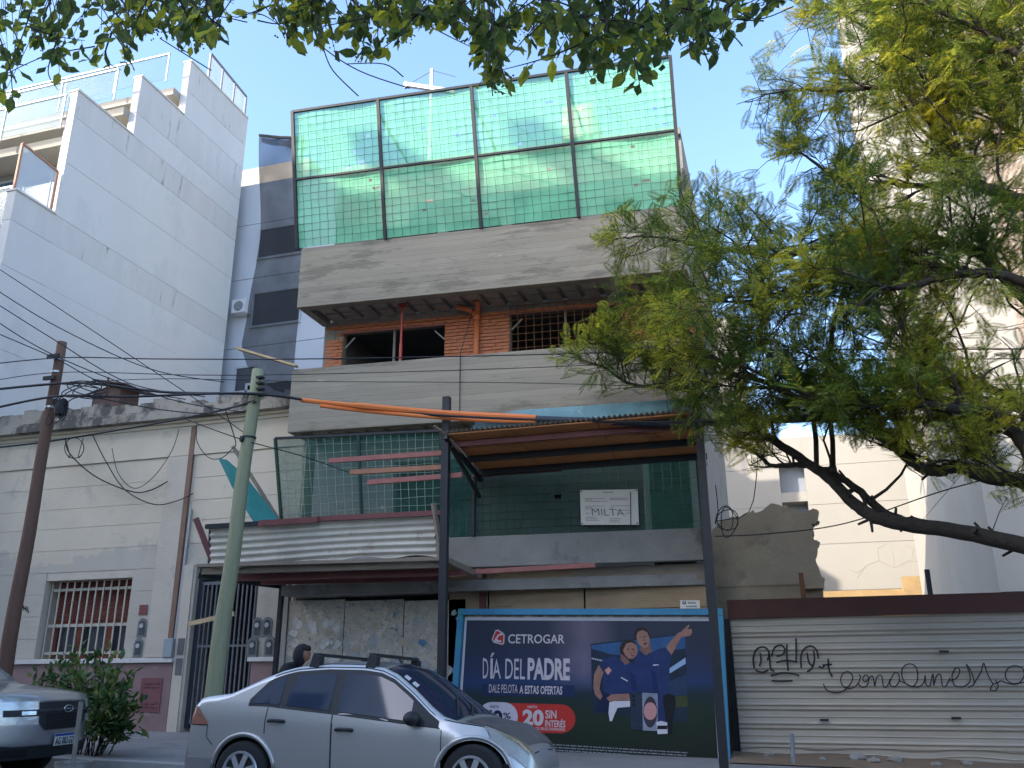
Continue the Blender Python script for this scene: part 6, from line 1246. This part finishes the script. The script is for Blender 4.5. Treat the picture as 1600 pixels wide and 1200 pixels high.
# ================================================================== bush on the verge
LEAFB = mat_leaf('bush_leaf', (0.03,0.065,0.018), (0.06,0.115,0.03), (0.15,0.17,0.045), 4.0, .25)
bush = thing('verge_bush', 'broad-leaved green bush growing at the kerb beside the pick-up', 'bush', (-9.1, 10.75, sw(-9.1, 10.75)))
rngb = np.random.default_rng(3); LV = []; LF = []
def add_leaf(LV, LF, p, d, up_, L, W, curl=.2):
    d = d.normalized(); s_ = d.cross(up_); s_ = s_.normalized() if s_.length > 1e-4 else Vector((1,0,0)); n_ = s_.cross(d); i = len(LV)
    LV += [p, p+d*L*.3+s_*W*.42-n_*.01, p+d*L*.62+s_*W*.45-n_*L*curl*.25, p+d*L-n_*L*curl, p+d*L*.62-s_*W*.45-n_*L*curl*.25, p+d*L*.3-s_*W*.42-n_*.01, p+d*L*.35+n_*W*.10, p+d*L*.66+n_*W*.02-n_*L*curl*.25]
    LF += [(i, i+1, i+6), (i+1, i+2, i+7, i+6), (i+2, i+3, i+7), (i, i+6, i+5), (i+5, i+6, i+7, i+4), (i+7, i+3, i+4)]
base = Vector((PY(140, 1180, 10.75).x, 10.75, sw(-9, 10.75))); stems = MB()
tips = [PY(a, c, y) for a, c, y in ((62,1052,11),(80,1035,11.1),(100,1030,10.9),(118,1015,11),(140,1030,10.9),(163,1012,11),(185,1040,10.8),(205,1060,10.9),(212,1085,10.8),(195,1075,10.6),(175,1055,10.5),(150,1050,10.5),(125,1050,10.5),(100,1055,10.6),(85,1060,10.9),(210,1110,10.7),(195,1125,10.6),(180,1100,10.5),(160,1090,10.4),(150,1110,10.4),(170,1130,10.5),(205,1138,10.7),(140,1080,10.6),(120,1075,10.8),(185,1085,11.2),(155,1065,11.3),(120,1040,11.3),(160,1140,10.8))]
base0 = base.copy()
for t in tips:
    base = base0+Vector(((t.x-base0.x)*.35+rngb.normal(0, .04), rngb.normal(0, .08), 0)); mid = base.lerp(t, .5)+Vector((rngb.normal(0, .05), rngb.normal(0, .05), .08)); stems.tube([base, mid, t], [.009, .007, .003], 5, False)
    for k in range(40):
        f_ = .35+.67*rngb.random(); p = (mid.lerp(t, (f_-.5)*2) if f_ > .5 else base.lerp(mid, f_*2))+Vector(rngb.normal(0, .055, 3).tolist())
        d = (t-mid).normalized()*.5+Vector(rngb.normal(0, .7, 3).tolist())+Vector((0, 0, .25)); add_leaf(LV, LF, p, d, Vector((0, 0, 1))+Vector(rngb.normal(0, .4, 3).tolist()), rngb.uniform(.10, .19), rngb.uniform(.045, .08), rngb.uniform(-.1, .35))
stems.build('stem', BARK, bush); MB().add(LV, LF).build('foliage', LEAFB, bush, fixn=False)
# ================================================================== feathery street tree on the right
def proj(p):
    v = Vector(p)-CAM; z = v.dot(fw); return (800+F*v.dot(rt)/z, 600-F*v.dot(up)/z) if z > .05 else (9999, 9999)
def inside(x, y, poly):
    c = False; j = len(poly)-1
    for i in range(len(poly)):
        if (poly[i][1] > y) != (poly[j][1] > y) and x < (poly[j][0]-poly[i][0])*(y-poly[i][1])/(poly[j][1]-poly[i][1])+poly[i][0]: c = not c
        j = i
    return c
LEAFT = mat_leaf('feathery_leaf', (0.03,0.058,0.012), (0.08,0.12,0.018), (0.33,0.30,0.025), .8, .48)
tree = thing('feathery_tree', 'large feathery-leaved street tree arching in from the right edge', 'tree', (4.1, 10.8, sw(4.1, 10.8)-.02))
TB = V(4.1, 10.8, sw(4.1, 10.8)-.05)
trunk = [TB, V(4.0, 10.8, 1.2), V(3.9, 10.75, 2.1), V(4.05, 10.8, 3.4), V(4.3, 10.9, 5.2), V(4.2, 11.0, 7.2), V(4.4, 11.1, 9.5)]
tk = MB().tube(spline(trunk, 6), [.30-.004*i for i in range(37)], 12).build('trunk', BARK, tree, smooth=True)
T1, T2, T3, T4 = trunk[2], trunk[3], trunk[4], trunk[5]
limbs = [  # start on the trunk, traced points (pixel x, pixel y, distance), radius at start and end
 (T1, [(1640,868,10.6),(1600,852,10.6),(1480,828,10.7),(1385,814,10.8),(1340,792,10.9),(1300,752,11.0),(1262,724,11.1),(1215,692,11.2),(1170,665,11.3),(1120,632,11.4),(1085,612,11.5),(1030,604,11.7),(985,600,11.8),(945,575,11.9),(905,560,12.0)], .115, .010),
 (T1, [(1640,866,10.75),(1560,842,10.8),(1450,820,10.85),(1390,806,10.9),(1345,770,11.0),(1300,738,11.0),(1255,726,11.1),(1205,728,11.2),(1190,712,11.2)], .09, .02),
 (T2, [(1640,765,10.5),(1600,752,10.5),(1545,746,10.5),(1500,730,10.5),(1460,736,10.5),(1430,725,10.6),(1380,682,10.6),(1330,656,10.7),(1280,642,10.8),(1220,607,10.9),(1180,592,11.0),(1130,580,11.2),(1090,530,11.4),(1050,500,11.6),(1010,480,11.8)], .105, .010),
 (T2, [(1650,745,10.3),(1595,690,10.3),(1560,645,10.3),(1500,640,10.2),(1440,632,10.2),(1380,621,10.2),(1320,636,10.1),(1250,612,10.1),(1180,580,10.1),(1120,560,10.2)], .10, .010),
 (T3, [(1680,640,10.9),(1600,640,10.9),(1560,612,10.9),(1515,600,10.8),(1470,588,10.8),(1420,545,10.8),(1400,480,10.7),(1370,440,10.7)], .085, .010),
 (T3, [(1680,520,10.6),(1600,462,10.6),(1540,402,10.6),(1500,386,10.6),(1440,370,10.6),(1350,364,10.7),(1280,386,10.8),(1210,400,10.9),(1140,390,11.1),(1080,380,11.3),(1020,370,11.5),(970,372,11.7)], .10, .009),
 (T3, [(1680,470,10.2),(1600,440,10.2),(1540,428,10.1),(1480,432,10.0),(1400,450,9.9),(1320,440,9.9),(1250,450,9.9),(1170,470,10.0),(1110,470,10.2)], .08, .009),
 (T4, [(1680,360,10.7),(1600,318,10.7),(1560,300,10.7),(1520,285,10.7),(1500,250,10.7),(1470,210,10.6),(1440,175,10.6),(1410,140,10.6),(1365,137,10.6),(1300,142,10.5),(1240,140,10.5),(1190,150,10.5)], .11, .009),
 (T4, [(1520,285,10.7),(1430,290,10.7),(1380,285,10.8),(1330,300,10.8),(1260,245,10.8),(1215,240,10.8)], .045, .009),
 (T4, [(1680,260,11.2),(1600,222,11.2),(1560,180,11.2),(1520,140,11.2),(1500,105,11.2),(1470,85,11.3),(1430,72,11.3),(1390,62,11.3),(1330,30,11.3),(1290,10,11.3)], .09, .009),
 (T4, [(1560,180,11.2),(1530,100,11.1),(1525,40,11.0),(1500,0,11.0),(1440,-30,11.0)], .05, .012),
 (T4, [(1680,120,10.2),(1600,90,10.2),(1540,50,10.2),(1470,20,10.1),(1400,-20,10.0)], .06, .012),
 (T2, [(1350,365,10.7),(1310,480,10.9),(1295,560,11.0),(1290,640,11.0)], .03, .03),
]
rt_ = np.random.default_rng(11)
CR = [(1680,-60),(1235,-60),(1212,40),(1170,110),(1152,150),(1160,190),(1185,220),(1200,250),(1250,245),(1300,225),(1300,262),(1262,268),(1200,275),(1165,268),(1130,262),(1115,235),(1060,250),(1010,280),(960,322),(915,338),(912,362),(945,400),(930,450),(935,480),(880,510),(845,545),(880,590),(892,645),(960,612),(1040,615),(1048,690),(1110,690),(1165,742),(1190,735),(1230,660),(1300,672),(1345,700),(1375,690),(1420,735),(1470,765),(1530,745),(1560,780),(1680,840)]
# one feathery leaf: a bowed midrib with pairs of narrow leaflets
FT = []; FF = []
for k in range(14):
    u = .10+.88*k/13; z = -.17*u*u; ll = .30*math.sin(math.pi*(.16+.78*u))**.8
    for s_ in (-1, 1):
        i = len(FT); bx_, dx, dy = u, .55, .83*s_
        a = np.array([bx_, 0, z]); d = np.array([dx, dy, -.12]); sd_ = np.array([-dy, dx, 0])*.021
        FT += [a, a+d*ll*.5+sd_, a+d*ll, a+d*ll*.5-sd_]; FF.append((i, i+1, i+2, i+3))
i = len(FT); FT += [np.array([0, -.008, 0]), np.array([1, 0, -.17]), np.array([0, .008, 0])]; FF.append((i, i+1, i+2, i+2))
FT = np.array(FT); FQ = np.array([f if len(f) == 4 else f for f in FF])
wood = MB(); twig = MB(); fr_p = []; fr_m = []
def orient(d, roll):
    d = d.normalized(); s_ = d.cross(Vector((0, 0, 1))); s_ = s_.normalized() if s_.length > 1e-3 else Vector((1, 0, 0)); n_ = s_.cross(d); c, s2_ = math.cos(roll), math.sin(roll)
    return np.array([d, s_*c+n_*s2_, n_*c-s_*s2_])
def ok(p):
    x, y = proj(p); return (x > 1600 and rt_.random() < .5) or inside(x, y, CR)
def rv(s_): return Vector(rt_.normal(0, s_, 3).tolist())
def spray(p, d, n, sc=1.0):
    """a twig carrying feathery leaves"""
    L = rt_.uniform(.25, .5)*sc; d = (d.normalized()+rv(.35)).normalized(); e = p+d*L+Vector((0, 0, -.03))
    if not ok(e): return
    twig.tube([p, p.lerp(e, .5)+Vector((0, 0, .02)), e], [.006, .0045, .003], 4, False)
    for k in range(n):
        q = p.lerp(e, .25+.75*(k+rt_.random()*.6)/n); dd = d*.7+rv(.5)+Vector((0, 0, .12)); fl = rt_.uniform(.20, .34)*sc
        if not ok(q+dd.normalized()*fl*.75): continue
        fr_p.append(np.array(q)); fr_m.append(orient(dd, rt_.normal(0, .38))*fl)
def dens(px, py):
    if px < 1060: return .62
    if py > 640: return .5
    if px > 1490 and py > 430: return .35
    return 1.0
for T_, pts, r0, r1 in limbs:
    P3 = [PY(a, c, y) for a, c, y in pts]
    if pts[0][0] > 1610: P3 = [T_]+P3
    sp_ = spline(P3, 6); n = len(sp_); wood.tube([p+rv(.006) for p in sp_], [r0+(r1-r0)*(i/(n-1))**.8 for i in range(n)], 9, False)
    for i in range(6 if pts[0][0] > 1610 else 2, n):
        p = sp_[i]; px, py = proj(p); dn = dens(px, py)
        if px > 1660: continue
        tdir = (sp_[min(i+1, n-1)]-sp_[i-1]).normalized()
        for b_ in range(2):
            if rt_.random() > .37*dn+.05: continue
            d = (tdir*.55+rv(.6)+Vector((0, 0, .28))).normalized(); L = rt_.uniform(.5, 1.35)*(1 if dn > .7 else .75); segs = [p]; dd = d
            for k in range(4): dd = (dd+rv(.22)+Vector((0, 0, -.03))).normalized(); segs.append(segs[-1]+dd*L/4)
            while len(segs) > 2 and not ok(segs[-1]): segs.pop()
            rr = max(.007, min(.022, (r0+(r1-r0)*i/n)*.42)); wood.tube(segs, [rr*(1-.7*k/len(segs)) for k in range(len(segs))], 5, False)
            for k in range(1, len(segs)):
                for s_ in range(2): spray(segs[k-1].lerp(segs[k], rt_.random()), (dd+rv(.8)), 4)
            spray(segs[-1], dd, 4)
    spray(sp_[-1], sp_[-1]-sp_[-3], 7); spray(sp_[-2], sp_[-1]-sp_[-3], 7)
wood.build('limbs', BARK, tree, smooth=True)
stuff(twig.build('twigs', BARK, tree, fixn=False))
def scatter(fp_, fm_, T_, Q_, name, mat, parent):
    Pm = np.array(fp_); Mm = np.array(fm_); N = len(Pm); nv = len(T_)
    Vv = (np.einsum('kv,nvj->nkj', T_, Mm)+Pm[:, None, :]).reshape(-1, 3)-np.array(root_loc(parent))
    Qf = (Q_[None, :, :]+(np.arange(N)*nv)[:, None, None]).reshape(-1, 4)
    me = bpy.data.meshes.new(name); fs = [tuple(f) if f[2] != f[3] else tuple(f[:3]) for f in Qf.tolist()]
    me.from_pydata(Vv.tolist(), [], fs); me.materials.append(mat); o = bpy.data.objects.new(name, me); COL.objects.link(o); o.parent = parent; return o
print('fronds', len(fr_p)); stuff(scatter(fr_p, fr_m, FT, FQ, 'crown', LEAFT, tree))
# ================================================================== broad-leaved tree over the viewer
LEAFN = mat_leaf('broad_leaf', (0.028,0.05,0.014), (0.06,0.09,0.02), (0.22,0.23,0.02), 2.2, .6)
nt_ = thing('overhanging_tree', 'broad-leaved tree whose twigs and leaves hang into the top of view', 'tree', (1.6, -1.6, gz(1.6)+.17))
rn = np.random.default_rng(21)
MB().tube(spline([V(1.6, -1.6, gz(1.6)+.1), V(1.55, -1.5, 1.6), V(1.4, -1.2, 3.0), V(1.2, -.6, 4.3)], 5), [.2-.003*i for i in range(16)], 10).build('trunk', BARK, nt_, smooth=True)
bnd = [(-40,170),(0,185),(60,110),(95,150),(140,100),(200,110),(235,40),(265,85),(350,70),(365,25),(425,15),(445,60),(500,95),(560,95),(610,85),(645,50),(690,35),(715,60),(745,135),(800,150),(850,105),(900,120),(960,128),(1015,140),(1045,80),(1100,95),(1135,95),(1155,35),(1215,15),(1260,-20)]
bxs = [p[0] for p in bnd]; bys = [p[1] for p in bnd]
lim = MB(); lw = []
for x0, x1, y in ((-120, 420, 3.6), (380, 760, 3.9), (700, 1230, 3.8), (-60, 700, 4.6), (500, 1200, 4.8)):
    pts = [V(1.2, -.6, 4.3)]+[PY(x0+(x1-x0)*k/6, -70-30*math.sin(k*1.3), y+.1*math.sin(k*2)) for k in ((6, 5, 4, 3, 2, 1, 0) if x1 < 1000 else (6, 5, 4, 3, 2, 1, 0))]
    s_ = spline(pts, 5); lim.tube(s_, [.05-.04*i/len(s_) for i in range(len(s_))], 7, False); lw.append(s_)
lim.build('limbs', BARK, nt_, smooth=True)
tw = MB(); LV = []; LF = []; berr = MB()
def rn3(s_): return Vector(rn.normal(0, s_, 3).tolist())
def hang(x, y0, xe, ye, Y, nl, size, bare=0):
    a = PY(x, y0, Y); e = PY(xe, ye, Y+rn.normal(0, .08)); m_ = a.lerp(e, .5)+rn3(.03); pts = spline([a, m_, e], 6); tw.tube(pts, [.006-.0045*i/len(pts) for i in range(len(pts))], 4, False)
    for k in range(nl):
        t = rn.random(); p = pts[min(len(pts)-1, int(t*len(pts)))]; px, py = proj(p)
        if py > interp(px, bxs, bys)+4: continue
        d = (e-a).normalized()*.35+rn3(.6)+Vector((0, 0, -.45)); L = size*rn.uniform(.7, 1.25)
        q = proj(p+d.normalized()*L)
        if q[1] > interp(q[0], bxs, bys)+10: continue
        tw.tube([p, p+d.normalized()*.02], .0018, 3, False); add_leaf(LV, LF, p+d.normalized()*.018, d, Vector((0, 0, 1))+rn3(.7), L, L*rn.uniform(.45, .6), rn.uniform(-.05, .3))
    return e
for i in range(270):
    x = rn.uniform(-40, 1240); B_ = interp(x, bxs, bys)
    if 345 < x < 435 and rn.random() < .93: continue
    if x > 1140 and rn.random() < .6: continue
    ye = rn.uniform(-10, 1.0)*0 + B_*rn.uniform(.1, 1.0); Y = rn.uniform(3.1, 4.9)
    e = hang(x+rn.normal(0, 60), rn.uniform(-110, -30) if rn.random() < .6 else rn.uniform(-30, max(-20, B_*.5)), x, ye, Y, 11, .095)
    if rn.random() < .22:
        for k in range(7): berr.lathe([(.001, -.006), (.006, 0), (.001, .006)], e+rn3(.025), 'z', 6)
for x, y0, xe, ye, Y, nl in ((300,-40,335,50,1.9,9), (260,-30,300,40,2.0,8), (330,-40,345,40,1.8,7), (0,60,20,160,3.2,9), (90,60,90,140,3.3,9), (175,50,190,110,3.4,9), (750,20,775,140,3.4,16), (790,40,800,150,3.5,12), (980,40,1000,135,3.6,14), (1090,20,1120,95,3.6,10)): hang(x, y0, xe, ye, Y, nl, .1 if Y > 2.5 else .085)
for a in ([(455,20),(500,70),(560,110),(640,138)], [(505,75),(520,110),(560,150)], [(540,100),(600,100),(630,120)], [(1060,20),(1090,60),(1108,100)], [(1120,30),(1150,60),(1160,72)], [(250,60),(290,85),(330,110)], [(150,20),(190,70),(210,110)], [(395,-10),(430,30),(445,60)], [(1130,0),(1180,30),(1240,10)], [(755,-20),(760,60),(770,150)]): tw.tube(spline([PY(x, y, 3.7) for x, y in a], 5), .0035, 4, False)
stuff(tw.build('twigs', BARK, nt_, fixn=False)); stuff(MB().add(LV, LF).build('crown', LEAFN, nt_, fixn=False)); stuff(berr.build('berries', M('dark_berry', (0.03,0.02,0.02), .5, .2, 9, 0), nt_, fixn=False))
print('leaves', len(LF)//6)
